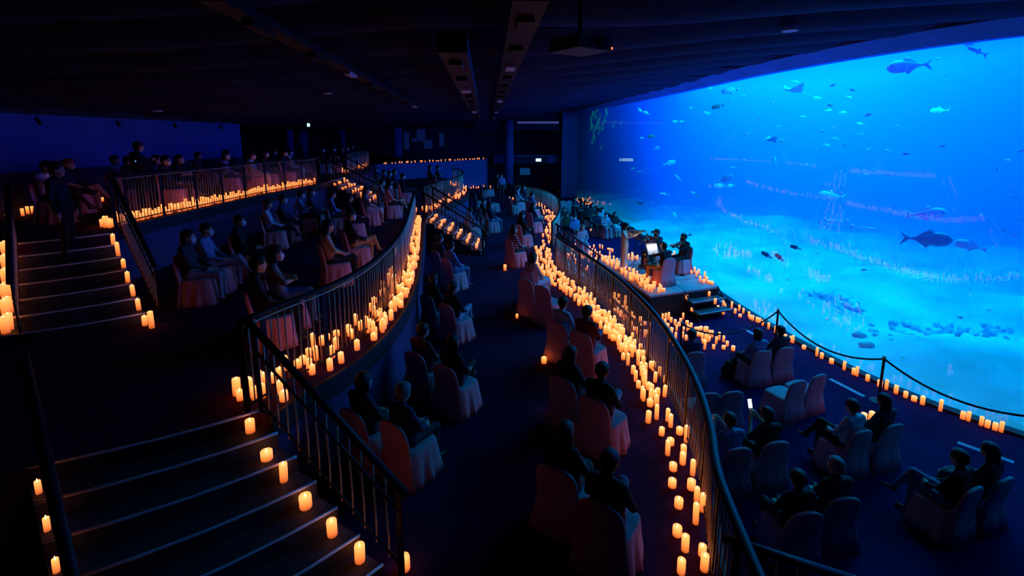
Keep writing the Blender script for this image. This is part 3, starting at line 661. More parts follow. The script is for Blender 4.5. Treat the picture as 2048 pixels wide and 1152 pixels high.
# lower floor, far crowd facing back towards the stage
far0 = [((1151, 399), 'navy', 'short', 'w'), ((1164, 408), 'dark', 'long', None), ((1175, 414), 'black', 'long', None), ((1185, 411), 'dark', 'short', 'w'), ((1128, 420), 'dark', 'short', None), ((1150, 436), 'blue', 'short', 'w'), ((1134, 441), 'brown', 'short', None), ((1195, 428), 'navy', 'short', None), ((1205, 420), 'pale', 'short', 'w')]
LF = ['person in navy, furthest back on the lower floor', 'person with long dark hair among the far lower crowd, behind another', 'person in black with long hair in the far lower crowd', 'masked person in dark clothes right in the far lower crowd', 'person at the far railing foot on the lower floor', 'masked person in bright blue on the lower floor, far', 'person in brown left of the one in bright blue', 'person in navy beside the aquarium foot, far lower floor', 'masked person in pale top near the aquarium, far lower floor']
for (hd, tp, hr, mk), lb in zip(far0, LF): sit(0, hd, None, -88, random.choice(['lap', 'fold', 'cross']), hr, 'hairb', tp, 'dark', mk, lb)
sit(0, (1212, 431), None, -80, 'lap', 'short', 'hairb', 'white', 'pink', 'w', 'masked person in a white striped top left of the stage')
sit(0, (1230, 431), None, -80, 'lapf', 'long', 'hairb', 'black', 'pale', None, 'person with long dark hair behind the violinist')
sit(0, (1165, 456), None, -80, 'lap', 'bob', 'hairbr', 'pink', 'pale', None, 'child in pink seated in front of the far lower crowd')
for hd, lb in (((1126, 402), 'left of two empty covered chairs beyond the far railing'), ((1139, 402), 'right of two empty covered chairs beyond the far railing'), ((1128, 434), 'empty covered chair close outside the far railing'), ((1141, 434), 'empty covered chair left of the person in bright blue')):
    p = at(hd[0], hd[1], .9); chair(Vector((p.x, p.y - .3, 0)), -90, lb)

# middle floor, by the front railing
sit(1, (1117, 900), (1125, 1030), 57, 'lapf', 'long', 'hairb', 'black', 'dark', 'w', 'masked person with long dark hair, nearest chair of the middle floor')
sit(1, (1205, 935), (1215, 1068), 57, 'cross', 'cap', 'hairb', 'black', 'jeans', None, 'person in a cap and jeans, nearest of all by the railing candles')
sit(1, (1137, 718), (1128, 850), 48, 'lapf', 'long', 'hairb', 'dark', 'dark', None, 'person with long dark hair, second pair from the front, middle floor')
sit(1, (1196, 728), (1197, 868), 48, 'cross', 'short', 'hairb', 'black', 'ljeans', None, 'person in black with pale jeans, second pair from the front')
sit(1, (1117, 612), (1122, 722), 48, 'lap', 'short', 'hairb', 'pale', 'dark', None, 'person in a pale top, third pair from the front, middle floor')
sit(1, (1168, 620), (1168, 735), 48, 'cross', 'short', 'hairb', 'red', 'jeans', None, 'person in dark red with jeans beside the railing candles')
sit(1, (1062, 512), (1060, 615), 42, 'lapf', 'long', 'hairb', 'pink', 'pale', 'w', 'person in a long pale dress beside the railing candles')
sit(1, (1029, 455), (1018, 540), 34, 'lap', 'long', 'hairb', 'pink', 'dark', 'w', 'masked person in a red striped top by a single candle')
sit(1, (1040, 428), (1040, 500), 34, 'cross', 'long', 'hairb', 'black', 'black', 'w', 'masked person in black with long hair, behind the striped top')
sit(1, (1063, 408), (1062, 470), 32, 'crossf', 'long', 'hairb', 'navy', 'navy', 'w', 'person in a navy dress with bare crossed legs')
sit(1, (1063, 388), (1060, 440), 30, 'fold', 'short', 'hairb', 'blue', 'dark', 'w', 'masked person in blue near the far railing curve')
sit(1, (1036, 379), None, 20, 'lap', 'short', 'hairb', 'pale', 'dark', 'w', 'left of two masked people far back in the middle floor')
sit(1, (1047, 375), None, 20, 'fold', 'long', 'hairb', 'navy', 'dark', 'w', 'right of two masked people far back in the middle floor')
for hd, lb in (((1050, 558), 'empty covered chair in front of the pale dress, left'), ((1083, 572), 'empty covered chair in front of the pale dress, right')):
    p = at(hd[0], hd[1], T[1] + .9); chair(Vector((p.x + .22, p.y + .2, T[1])), 46, lb)
# middle floor, by the wall of the second tier
sit(1, (725, 775), (715, 905), 55, 'lap', 'bob', 'hairb', 'dark', 'dark', 'w', 'person with a dark bob in the nearest chair below the second tier')
sit(1, (796, 790), (803, 938), 55, 'lap', 'short', 'hairg', 'navy', 'dark', None, 'grey-haired person in a navy jacket, nearest pair below the second tier')
sit(1, (842, 668), (838, 795), 55, 'lap', 'short', 'hairb', 'red', 'dark', 'w', 'masked person in red, second pair below the second tier')
sit(1, (893, 700), (905, 815), 55, 'cross', 'bob', 'hairb', 'black', 'dark', 'w', 'masked person in black with crossed legs, below the second tier')
sit(1, (868, 560), (856, 665), 48, 'lap', 'long', 'hairb', 'black', 'dark', None, 'person with long dark hair, third pair below the second tier')
sit(1, (908, 575), (893, 688), 48, 'cross', 'short', 'hairb', 'black', 'ljeans', 'w', 'person in black with pale crossed trousers in the middle aisle')
sit(1, (880, 478), (872, 560), 44, 'lap', 'short', 'hairb', 'navy', 'dark', 'w', 'person in navy before the middle candle stairs')
sit(1, (897, 498), (900, 575), 44, 'lap', 'short', 'hairb', 'blue', 'jeans', None, 'person in a blue shirt right before the middle candle stairs')
sit(1, (944, 418), (932, 480), 30, 'stretch', 'short', 'hairb', 'blue', 'dark', None, 'person in blue leaning beside the middle candle stairs')
sit(1, (967, 403), None, 20, 'cross', 'short', 'hairb', 'dark', 'dark', 'w', 'left of a masked pair beyond the middle candle stairs')
sit(1, (974, 408), (980, 470), 20, 'lap', 'long', 'hairb', 'navy', 'jeans', 'w', 'right of a masked pair beyond the middle candle stairs')
for hd, lb in (((953, 388), 'tall empty covered chair beyond the middle candle stairs'), ((981, 392), 'empty covered chair right of the far masked pair'), ((964, 369), 'left of two candlelit empty chairs at the far end'), ((974, 367), 'right of two candlelit empty chairs at the far end'), ((1023, 396), 'empty covered chair alone in the far middle aisle')):
    p = at(hd[0], hd[1], T[1] + .9); chair(Vector((p.x + .2, p.y, T[1])), 20, lb)
for bx, tp, lb in (((995, 399), 'dark', 'left of two people standing at the far end of the aisle'), ((1003, 400), 'blue', 'right of two people standing at the far end of the aisle')):
    person(at(*bx, T[1]), -90, 'stand', 'short', 'hairb', tp, 'dark', 'w', lb)

# second tier
Y2 = 32
sit(2, (506, 540), (516, 685), Y2, 'lap', 'short', 'hairb', 'black', 'black', None, 'person in black in the chair by the second railing corner')
sit(2, (543, 520), (548, 655), Y2, 'fold', 'bob', 'hairb', 'grey', 'jeans', 'w', 'masked person with folded arms behind the second railing corner')
sit(2, (372, 482), (375, 598), 14, 'lap', 'long', 'hairb', 'dark', 'ljeans', 'w', 'masked person with long hair beside the top tier wall')
sit(2, (400, 478), (420, 585), 14, 'cross', 'short', 'hairb', 'blue', 'ljeans', 'w', 'masked person with crossed pale jeans beside the top tier wall')
sit(2, (482, 450), (470, 545), 20, 'lap', 'short', 'hairb', 'black', 'dark', 'w', 'masked person in black, second row of the second tier')
sit(2, (532, 412), (535, 495), 22, 'cross', 'long', 'hairb', 'pale', 'dark', None, 'person in a pale top below the top tier candles')
sit(2, (553, 402), (572, 480), 22, 'lap', 'short', 'hairb', 'navy', 'dark', 'w', 'masked person in navy below the top tier candles')
sit(2, (600, 393), (598, 462), 22, 'fold', 'short', 'hairb', 'blue', 'dark', 'w', 'left of a masked pair in blue below the top tier candles')
sit(2, (614, 389), (625, 455), 22, 'lap', 'long', 'hairb', 'navy', 'dark', 'w', 'right of a masked pair below the top tier candles')
sit(2, (648, 460), (655, 565), Y2, 'lap', 'long', 'hairb', 'beige', 'dark', None, 'person with long dark hair in a beige top at the second railing')
sit(2, (690, 430), (704, 540), Y2, 'cross', 'cap', 'hairb', 'black', 'tan', 'w', 'masked person in a black jacket and tan trousers')
sit(2, (702, 397), (690, 480), Y2, 'lap', 'short', 'hairb', 'black', 'dark', None, 'dark-haired person in front of the far candle stairs')
sit(2, (655, 398), (668, 455), 24, 'lap', 'short', 'hairb', 'blue', 'dark', None, 'person in blue leaning forward by the far candle stairs')
sit(2, (724, 385), (735, 445), 26, 'lapf', 'long', 'hairb', 'blue', 'pale', 'w', 'person in a blue top with pale skirt near the second railing')
sit(2, (762, 367), (760, 425), 26, 'lap', 'short', 'hairb', 'pale', 'dark', 'w', 'masked person in pale blue, far along the second tier')
sit(2, (775, 375), (775, 432), 26, 'crossf', 'long', 'hairb', 'pink', 'black', 'w', 'masked person in pink, far along the second tier')
sit(2, (806, 354), (800, 405), 20, 'cross', 'short', 'hairb', 'navy', 'dark', 'w', 'person in navy beside the second railing end')
sit(2, (860, 335), None, 10, 'lap', 'bob', 'hairb', 'dark', 'dark', None, 'left of a dark pair behind the looped far railing')
sit(2, (876, 336), None, 10, 'fold', 'short', 'hairb', 'dark', 'dark', 'w', 'right of a dark pair behind the looped far railing')
for i, hd in enumerate([(768, 346), (779, 348), (789, 345), (752, 340)]):
    sit(2, hd, None, 8, ['lap', 'fold'][i % 2], 'short', 'hairb', ['navy', 'dark'][i % 2], 'dark', 'w', ['masked person in navy at the far back of the second tier', 'second masked person at the far back of the second tier', 'third masked person at the far back of the second tier', 'leftmost person at the far back of the second tier'][i])

# top tier
sit(3, (92, 338), (84, 440), 12, 'chin', 'short', 'hairb', 'white', 'black', 'w', 'person in white resting chin on hand at far left', 'white covered chair at far left with a lit candle row behind')
sit(3, (126, 327), (150, 430), 12, 'crossf', 'bun', 'hairbr', 'navy', 'dark', 'w', 'fair-haired person behind the standing figure')
person(at(141, 519, T[3] - T[1] / 7 * 2) + Vector((0, 0, 0)), 15, 'stand', 'short', 'hairb', 'black', 'black', None, 'person all in black standing on the upper left stairs')
sit(3, (232, 319), (226, 420), 14, 'fold', 'short', 'hairb', 'blue', 'beige', None, 'person in a blue shirt behind the top railing corner')
sit(3, (250, 329), (262, 405), 14, 'lap', 'bob', 'hairb', 'dark', 'dark', None, 'dark-haired person next to the blue shirt, top tier')
cm_p = at(286, 422, T[3]); person(cm_p, 60, 'film', 'short', 'hairb', 'black', 'black', None, 'person in black standing at a video camera behind the top railing')
heads3 = [(313, 322), (331, 322), (358, 324), (396, 312), (411, 308), (452, 313), (464, 305), (504, 314), (531, 309), (549, 306), (569, 307), (580, 305), (604, 299), (645, 300), (667, 299), (684, 299), (694, 298), (704, 294)]
cols3 = ['navy', 'dark', 'black', 'navy', 'dark', 'blue', 'dark', 'pale', 'dark', 'dark', 'navy', 'beige', 'dark', 'brown', 'brown', 'dark', 'dark', 'dark']
where3 = ['beside the video camera', 'second right of the video camera', 'leaning low over the top railing', 'with a pale blue top over the first tall candles', 'behind the pale blue top', 'with a pink-lit face, mid top tier', 'half hidden behind the pink-lit face', 'with a pale lap near the wall end', 'under the left far pillar', 'right of the left far pillar', 'before the lit column', 'right of the lit column', 'at the far right of the lit column', 'seated left at the top of the far stairs', 'seated right at the top of the far stairs', 'left in the far end trio', 'middle of the far end trio', 'right in the far end trio']
for i, (hd, tp, wh) in enumerate(zip(heads3, cols3, where3)):
    sit(3, hd, None, 14, ['lap', 'cross', 'fold', 'lapf'][i % 4], ['bob', 'short', 'long'][i % 3], 'hairb', tp, 'dark' if i % 4 != 3 else 'beige', 'w' if i % 3 else None, f'top tier person {wh}', f'covered chair of the top tier person {wh}')

# ---------------------------------------------------------------- stage, performers and their things
SZ = .75
ST = [Vector((4.0, 13.62)), Vector((6.42, 14.56)), Vector((6.32, 18.7)), Vector((3.15, 18.0))]
stage = thing('stage', (5, 16, 0), 0, 'low black-skirted stage with grey deck panels beside the aquarium', 'stage'); so = Vector((5, 16, 0))
MB().prism([(p.x - 5, p.y - 16) for p in [ST[0] + Vector((.03, .03)), ST[1] + Vector((-.03, .03)), ST[2] + Vector((-.03, -.03)), ST[3] + Vector((.03, -.03))]], 0, SZ - .06).ob('stage_skirt', M['drape'], stage)
for i in range(2):
    for j in range(4):
        q = lambda u, v: ST[0].lerp(ST[1], u).lerp(ST[3].lerp(ST[2], u), v)
        e = .006; c = [q(i / 2 + e, j / 4 + e), q((i + 1) / 2 - e, j / 4 + e), q((i + 1) / 2 - e, (j + 1) / 4 - e), q(i / 2 + e, (j + 1) / 4 - e)]
        MB().prism([(p.x - 5, p.y - 16) for p in c], SZ - .06, SZ).ob('deck_panel', M['deck'], stage)
fd = (ST[1] - ST[0]).normalized(); fn = Vector((fd.y, -fd.x)); sp0 = ST[0] + fd * 1.28
steps = thing('stage_steps', (sp0.x, sp0.y, 0), math.atan2(fd.y, fd.x), 'black steps leading up to the front right of the stage', 'steps')
for k, (h, d0) in enumerate(((.50, .02), (.25, .32))):
    MB().box(0, 1.22, -d0 - .32, -d0, h - .05, h).ob('tread', M['tread'], steps); MB().box(.04, 1.18, -d0 - .02, -d0, 0, h - .05).ob('riser', M['drape'], steps)
    MB().box(0, 1.22, -d0 - .325, -d0 - .30, h, h + .006).ob('nosing', M['nosing'], steps)
for x in (-.02, 1.24): MB().tube([(x, 0, .74), (x, -.72, .0)], .022, 6).ob('side_bar', M['black'], steps)
V1 = at(1247, 541, SZ); V1.z = SZ
person(V1, -28, 'violinf', 'long', 'hairb', 'beige', 'beige', 'b', 'violinist in a long sleeveless beige dress at the left of the stage')
V2 = Vector((5.05, 16.95, SZ)); person(V2, 205, 'violin', 'short', 'hairb', 'navy', 'black', 'b', 'musician in a dark navy shirt and black mask at the back of the stage')
chair(V2, 205, 'white covered chair under the musician at the back of the stage')
V3 = Vector((5.72, 16.15, SZ)); person(V3, 200, 'violin', 'short', 'hairb', 'black', 'black', 'b', 'musician in a black jacket with black mask, right of the stage')
chair(V3, 205, 'white covered chair under the musician in the black jacket')
V4 = Vector((4.72, 14.85, SZ)); person(V4, 118, 'cello', 'short', 'hairb', 'black', 'tan', 'b', 'cellist in black and tan, seen from behind at the stage front')
chair(V4, 110, 'white covered chair under the cellist at the stage front')
def fiddle(loc, yaw, L, label, tilt, cat='violin', upright=False):
    t = thing(cat, loc, 0, label, cat); t.rotation_euler = (math.radians(tilt), 0, math.radians(yaw) - PI / 2)
    prof = [(.0, .02), (.06, .16), (.14, .205), (.26, .20), (.36, .135), (.44, .135), (.52, .17), (.58, .15), (.62, .05)]
    vs = []; n = len(prof); poly = [(x * L, y * L) for y, x in prof] + [(-x * L, y * L) for y, x in prof[::-1]]
    MB().prism(poly, -.045 * L, .045 * L).ob('body', M['wood'], t)
    MB().box(-.022 * L, .022 * L, .40 * L, 1.0 * L, .045 * L, .075 * L).ob('fingerboard', M['black'], t)
    MB().box(-.018 * L, .018 * L, .60 * L, 1.0 * L, .0, .045 * L).tube([(0, 1.0 * L, .02 * L), (0, 1.06 * L, .03 * L), (0, 1.07 * L, -.02 * L)], .02 * L, 6).ob('neck', M['wood'], t)
    MB().box(-.07 * L, .07 * L, .27 * L, .285 * L, .045 * L, .10 * L).ob('bridge', M['paper'], t)
    return t
def on(loc, yaw, x, y, z):
    a = math.radians(yaw) - PI / 2; return Vector((loc.x + x * math.cos(a) - y * math.sin(a), loc.y + x * math.sin(a) + y * math.cos(a), loc.z + z))
fiddle(on(V1, -28, -.08, .10, 1.40), -28 + 25, .56, 'violin held by the woman in beige', -4)
fiddle(on(V2, 205, -.08, .02, 1.08), 205 + 25, .56, 'violin of the musician at the back of the stage', -4)
fiddle(on(V3, 200, -.08, .02, 1.08), 200 + 25, .60, 'viola of the musician in the black jacket', -4, 'viola')
fiddle(on(V4, 118, .0, .40, .16), 118, 1.18, 'cello between the knees of the cellist', 72, 'cello')
def bow(a, b, label):
    m = thing('bow', a, 0, label, 'bow'); d = b - a
    MB().tube([(0, 0, 0), d], .006, 6).ob('stick', M['wood'], m); MB().tube([Vector((0, 0, -.02)), d - Vector((0, 0, .02))], .004, 4).ob('hair_ribbon', M['paper'], m)
bow(on(V1, -28, .22, .34, 1.27), on(V1, -28, -.25, .30, 1.47), 'bow of the violinist in beige'); bow(on(V3, 200, .22, .30, .95), on(V3, 200, -.25, .22, 1.15), 'bow of the musician in the black jacket'); bow(on(V2, 205, .22, .30, .95), on(V2, 205, -.25, .22, 1.15), 'bow of the musician at the back'); bow(on(V4, 118, .24, .42, .62), on(V4, 118, -.38, .46, .58), 'bow of the cellist')
def music_stand(loc, yaw, label, lamp=0, h=1.08, tilt=25):
    t = thing('music_stand', loc, math.radians(yaw) - PI / 2, label, 'music stand')
    MB().tube([(0, 0, .25), (0, 0, h)], .012, 8).ob('pole', M['black'], t, True)
    for k in range(3): MB().tube([(0, 0, .30), (.26 * math.cos(k * 2.094), .26 * math.sin(k * 2.094), .015)], .009, 6).ob('leg', M['black'], t)
    ca, sa = math.cos(math.radians(tilt)), math.sin(math.radians(tilt))
    d = MB(); d.box(-.25, .25, -.008, .008, -.05, .32); d.box(-.25, .25, -.05, .008, -.06, -.05); dk = d.ob('desk', M['black'], t); dk.location = (0, 0, h); dk.rotation_euler = (-math.radians(tilt), 0, 0)
    sh = MB().box(-.21, -.003, -.014, -.010, -.04, .27).box(.003, .21, -.016, -.011, -.04, .27).ob('sheet_music', M['paper'], dk)
    for k in range(5): MB().box(-.19, .19, -.018, -.0165, .02 + k * .045, .0216 + k * .045).ob('stave', M['black'], dk) if lamp else None
    if lamp:
        MB().tube([(0, 0, .32), (0, -.08, .40), (0, -.13, .38)], .008, 6).box(-.08, .08, -.17, -.10, .375, .39).ob('lamp_arm', M['black'], dk)
        L = bpy.data.lights.new('stand_lamp', 'AREA'); L.shape = 'RECTANGLE'; L.size = .14; L.size_y = .05; L.energy = lamp; L.color = (1, .84, .62)
        o = bpy.data.objects.new('stand_lamp', L); COL.objects.link(o); o.parent = dk; o.location = (0, -.135, .37); o.rotation_euler = (math.radians(28), 0, 0)
    return t
music_stand(on(V1, -28, .12, .62, 0), -28, 'black music stand in front of the violinist in beige', 3.0)
music_stand(on(V2, 205, .1, .75, 0), 205, 'tilted music stand facing the back musician', 1.6, tilt=45)
music_stand(on(V3, 200, .12, .95, 0), 200, 'music stand in front of the black jacket', 1.6, tilt=40)
music_stand(at(1303, 566, SZ), 118, 'music stand with bright white sheets facing the camera', 4.5, h=.98, tilt=22)
ms = thing('microphone_stand', at(1363, 550, SZ), 0, 'thin microphone stand with round base on the stage', 'microphone stand')
MB().lathe([(.13, 0), (.13, .015), (.03, .03), (.0, .03)], 16).ob('base', M['black'], ms); MB().tube([(0, 0, .02), (0, 0, 1.28)], .011, 8).ob('pole', M['black'], ms)
bm_ = MB().tube([(-.1, 0, 1.24), (.17, .0, 1.36)], .009, 6).ob('boom', M['black'], ms); MB().tube([(.15, 0, 1.35), (.24, 0, 1.39)], [.016, .026], 8).ob('microphone', M['black'], bm_)

# ---------------------------------------------------------------- candles
def candle_me(name, r, n=12, seg=True):
    """unit-height wax pillar with a hollow top; the uv carries the height for the glow"""
    pr = [(r * .97, 0), (r, .06), (r, .9), (r * .96, 1.0), (r * .82, 1.0), (r * .72, .94), (r * .3, .92)]
    if not seg: pr = [(r, 0), (r, 1.0), (r * .8, 1.0), (r * .5, .94)]
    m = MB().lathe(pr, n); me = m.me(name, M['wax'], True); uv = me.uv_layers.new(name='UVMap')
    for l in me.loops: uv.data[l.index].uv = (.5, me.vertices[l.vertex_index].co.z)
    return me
CM = {r: candle_me('candle', r) for r in (.034, .042, .052)}
CF = {r: candle_me('candle', r, 8, False) for r in (.034, .042, .052)}
FL = MB().lathe([(.004, 0), (.009, .010), (.007, .022), (.001, .036)], 6).me('flame', M['flame'], True)
CAND = []
def cand(p, r, h, lab, grp=None): CAND.append((Vector(p), r * .93, h * .95, lab, grp))
KIND = [(.034, (.17, .27), 'tall slim'), (.042, (.12, .19), 'medium'), (.052, (.09, .13), 'short wide')]
def scatter(curve, lo, hi, n, grp, z=None, mind=.095, tall=.4, avoid=None):
    L = resample(curve, .1); m = 0; tr = 0; mine = []
    while m < n and tr < n * 40:
        tr += 1; i = random.randrange(len(L) - 1); d = (L[i + 1] - L[i]).normalized(); nn = Vector((-d.y, d.x, 0))
        w = hi(i / len(L)) if callable(hi) else hi
        p = L[i].lerp(L[i + 1], random.random()) + nn * (lo + (w - lo) * random.random() ** 1.3)
        if z is not None: p.z = z
        if any((p - q).length < mind for q in mine): continue
        if avoid and avoid(p): continue
        k = 0 if random.random() < tall else random.choice((1, 1, 2)); r, (a, b), nm = KIND[k]
        mine.append(p); cand(p, r, random.uniform(a, b), f'{nm} lit candle in the {grp}', f'{nm} candles in the {grp}'); m += 1
    return mine
def pts(lst, z, grp, snap=None):
    for q in lst:
        k = q[2] if len(q) > 2 else random.choice((0, 0, 1, 2)); r, (a, b), nm = KIND[k]; p = at(q[0], q[1], z)
        if snap: p.x = min(p.x, wall_x(p.y) - snap); 
        cand(p, r, random.uniform(a, b), f'{nm} lit candle in the {grp}', f'{nm} candles in the {grp}')
rh = T[1] / 7
for i, (x, y, k, w) in enumerate(((501, 864, 1, 'topmost step'), (534, 918, 2, 'second step'), (568, 962, 0, 'third step'), (612, 1014, 2, 'fourth step'), (665, 1070, 1, 'fifth step'), (720, 1122, 1, 'sixth step'))):
    r, (a, b), nm = KIND[k]; cand(at(x, y, T[2] - rh * (i + 1)), r * 1.25, (.15, .10, .21, .14, .17, .19)[i], f'lit candle on the {w} of the lower left stairs')
cand(at(809, 1138, T[1]), .06, .15, 'lit candle on the floor at the foot of the lower left stairs')
for i, (x, y) in enumerate(((227, 490), (237, 512), (248, 536), (256, 565), (267, 592), (278, 620))):
    cand(at(x, y, T[3] - rh * (i + 1)), .036, (.22, .27, .17, .2, .2, .2)[i], f"tall lit candle on the {['topmost', 'second', 'third', 'fourth', 'fifth', 'sixth'][i]} step of the upper left stairs")
cand(at(290, 651, T[2]), .042, .17, 'left of two candles at the foot of the upper left stairs'); cand(at(304, 656, T[2]), .042, .29, 'taller right candle at the foot of the upper left stairs')
cand(at(220, 456, T[3]), .036, .16, 'lit candle on the top landing beside the left stair post')
for k in range(1, 7):
    for j in (0, 1): p = S3a.lerp(Vector((*N3[2][:2], T[3])), (k - .35 - .4 * j) / 6) + (S3b - S3a).normalized() * (.19 + .03 * j); p.z = T[3] - rh * k; cand(p, .055, .27, f"{'nearer' if j == 0 else 'further'} tall candle outside the left stair rail, {['top', 'second', 'third', 'fourth', 'fifth', 'lowest'][k - 1]} step")
cand(at(474, 790, T[2]), .048, .22, 'tall candle outside the second railing corner post'); cand(at(481, 800, T[2]), .042, .13, 'short candle outside the second railing corner post')
cand(at(1088, 726, T[1]), .055, .12, 'short wide candle beside the left chair of the third pair'); cand(at(1010, 541, T[1]), .05, .2, 'single candle beside the striped top chair')
cand(at(1247, 877, T[1]), .045, .15, 'single candle at the chair corner of the pale jeans'); cand(at(1103, 822, T[1]), .034, .12, 'small candle left of the second front pair'); cand(at(1034, 636, T[1]), .034, .1, 'small candle left of the two empty aisle chairs')
cand(at(1551, 832, 0), .052, .11, 'short candle lighting the empty chair seat side'); cand(at(1483, 750, 0), .034, .1, 'small candle between black bag and chair'); cand(at(1487, 0 + 752, 0) + Vector((.0, .05, 0)), .03, .07, 'tiny candle behind the black bag')
cand(at(1726, 845, 0), .055, .2, 'left of two candles at the right stanchion foot'); cand(at(1742, 842, 0), .055, .2, 'right of two candles at the right stanchion foot'); cand(at(1737, 850, 0), .034, .07, 'tiny candle before the two at the right stanchion')
for k in range(1, 7):
    p = N2[0].lerp(Vector((*N2[2][:2], T[2])), (k - .45) / 6) + (N2[1] - N2[0]).normalized() * .05; p.z = T[2] - rh * k; cand(p, .026, .13, f"half hidden candle at the left rail of the lower stairs, {['first', 'second', 'third', 'fourth', 'fifth', 'sixth'][k - 1]} step down")
near = [(1313, 838, 0), (1335, 842, 0), (1341, 854, 0), (1323, 870, 1), (1359, 868, 2), (1372, 884, 0), (1341, 889, 2), (1335, 910, 0), (1367, 908, 1), (1365, 928, 1), (1346, 940, 2), (1385, 950, 0), (1344, 973, 2), (1382, 978, 2), (1393, 1002, 0), (1357, 1014, 2), (1404, 1022, 0), (1391, 1047, 0), (1354, 1070, 2), (1370, 1101, 1), (1404, 1111, 1), (1362, 1146, 1), (1408, 1140, 1),
        (1265, 681, 0), (1269, 695, 0), (1232, 658, 2), (1222, 652, 2), (1246, 673, 1), (1259, 688, 1), (1281, 702, 1), (1286, 717, 1), (1282, 739, 1), (1302, 736, 1), (1306, 741, 0), (1310, 764, 0), (1290, 754, 1), (1289, 771, 0), (1303, 786, 1), (1284, 797, 0), (1329, 793, 0), (1300, 812, 2), (1313, 811, 1), (1296, 845, 1), (1252, 700, 1), (1243, 660, 1), (1330, 770, 0), (1319, 752, 0)]
BAND = 'candle band along the front railing'
pts(near, T[1], BAND)
fd1 = spline(R1near, .2)
scatter(fd1[: int(len(fd1) * .52)][::-1], .10, lambda t: .42 + .28 * t, 118, 'dense ' + BAND, mind=.115)
scatter([g1 + Vector((0, -.1, 0)), g0 + Vector((0, .1, 0))][::-1], .08, .62, 30, 'far ' + BAND, mind=.12)
scatter(fd1[int(len(fd1) * .36):int(len(fd1) * .66)][::-1], .10, .45, 42, BAND)
scatter(spline(R1far, .2)[::-1], .12, .65, 78, 'far ' + BAND)
scatter(spline(R2main, .2)[: -10][::-1], -.22, .34, 170, 'candle row along the second railing', tall=.4)
scatter(spline(R2main, .2)[-28:][::-1], -.2, .45, 26, 'candle row along the second railing', tall=.4, mind=.14)
pts([(619, 742, 1), (596, 735, 2), (573, 740, 0), (560, 752, 2), (545, 765, 1), (520, 775, 0), (673, 698, 1), (722, 660, 1), (628, 700, 0), (654, 680, 2), (644, 690, 1), (500, 790, 0), (510, 798, 1), (525, 795, 1)], T[2], 'candle row along the second railing')
scatter(spline(R2far, .2)[::-1], -.2, .35, 66, 'far loop of the second railing')
scatter(spline(R3main, .3)[::-1], .10, .45, 215, 'candle row along the top railing')
scatter(spline(R3far, .3)[::-1], .10, .5, 40, 'far end of the top railing')
pts([(16, 436), (23, 434), (46, 432, 0), (56, 428, 0), (66, 427, 0), (73, 428, 2)], T[3], 'candle row on the floor at the far left')
pts([(178, 409), (184, 406), (190, 406, 0), (196, 403, 0), (204, 403, 2), (212, 400), (174, 404), (200, 407, 1), (215, 398, 0), (208, 396, 0)], T[3], 'candle row behind the fair-haired person')
# candle stairs: candles on every tread
def on_stairs(a, b, d, ln, zt, n, grp):
    for k in range(1, 7):
        for q in range(n):
            t = (k - .5) / 6; p = a.lerp(b, (q + random.uniform(.15, .85)) / n) + Vector((d.x, d.y, 0)) * (ln * t); p = Vector((p.x, p.y, zt - rh * k)); kk = random.choice((0, 1, 2)); r, (u, v), nm = KIND[kk]
            cand(p, r * 1.1, random.uniform(u, v), f'{nm} lit candle on the {grp}', f'{nm} candles on the {grp}')
on_stairs(a3, b3, dv, 2.3, T[3], 5, 'far candle stairs of the top tier'); on_stairs(a2, b2, dv2, 2.3, T[2], 5, 'middle candle stairs')
# lower floor
scatter([Vector((2.9, 18.6, 0)), Vector((2.6, 21, 0)), Vector((3.4, 23.5, 0))], -1.6, .3, 62, 'floor candles left of the stage', mind=.16, tall=.7)
scatter([Vector((3.5, 16.2, 0)), Vector((3.2, 14.2, 0)), Vector((3.55, 12.4, 0))], -.12, .45, 36, 'floor candles between railing and stage', mind=.14, tall=.6)
scatter([Vector((*ST[3], SZ)), Vector((*ST[0].lerp(ST[3], .05), SZ))], .12, .62, 72, 'left edge of the stage', mind=.1, tall=.65)
scatter([Vector((*ST[2], SZ)), Vector((*ST[3].lerp(ST[2], .25), SZ))], .1, .6, 22, 'back edge of the stage', mind=.12, tall=.6)
pts([(1377, 545, 1), (1382, 548, 2), (1389, 546, 0), (1393, 553, 0), (1397, 548, 1), (1400, 563, 1), (1407, 566, 2), (1409, 558, 0), (1413, 564, 1), (1418, 567, 2), (1424, 569, 2)], SZ, 'right edge of the stage')
pts([(1418, 592, 1)], .5, 'stage steps'); pts([(1430, 608, 1), (1373, 598, 1)], .5, 'stage steps'); pts([(1384, 622, 2)], .25, 'stage steps'); pts([(1436, 620, 1), (1446, 628, 2), (1450, 620, 0)], 0, 'floor right of the stage steps')
fl = [(1325, 640, 0), (1331, 643), (1337, 640), (1348, 632, 0), (1358, 630, 0), (1366, 638, 0), (1335, 655), (1343, 662), (1350, 650), (1358, 652), (1366, 660), (1374, 648), (1343, 670), (1351, 680), (1375, 662), (1382, 655), (1390, 668, 0), (1396, 662), (1402, 660), (1412, 659), (1397, 672), (1403, 672), (1409, 666), (1414, 665, 0), (1419, 672), (1424, 675, 0), (1438, 680, 0), (1447, 684, 0), (1407, 686), (1404, 681), (1411, 680), (1415, 684), (1418, 682), (1432, 688, 0), (1409, 699, 0), (1427, 698), (1447, 698), (1454, 692, 1), (1466, 701, 2), (1378, 668), (1386, 676), (1338, 684), (1346, 690, 0), (1365, 676), (1372, 680, 1), (1330, 648, 1), (1342, 645, 1), (1353, 662, 0), (1361, 645, 1)]
pts(fl, 0, 'cluster on the floor before the stage')
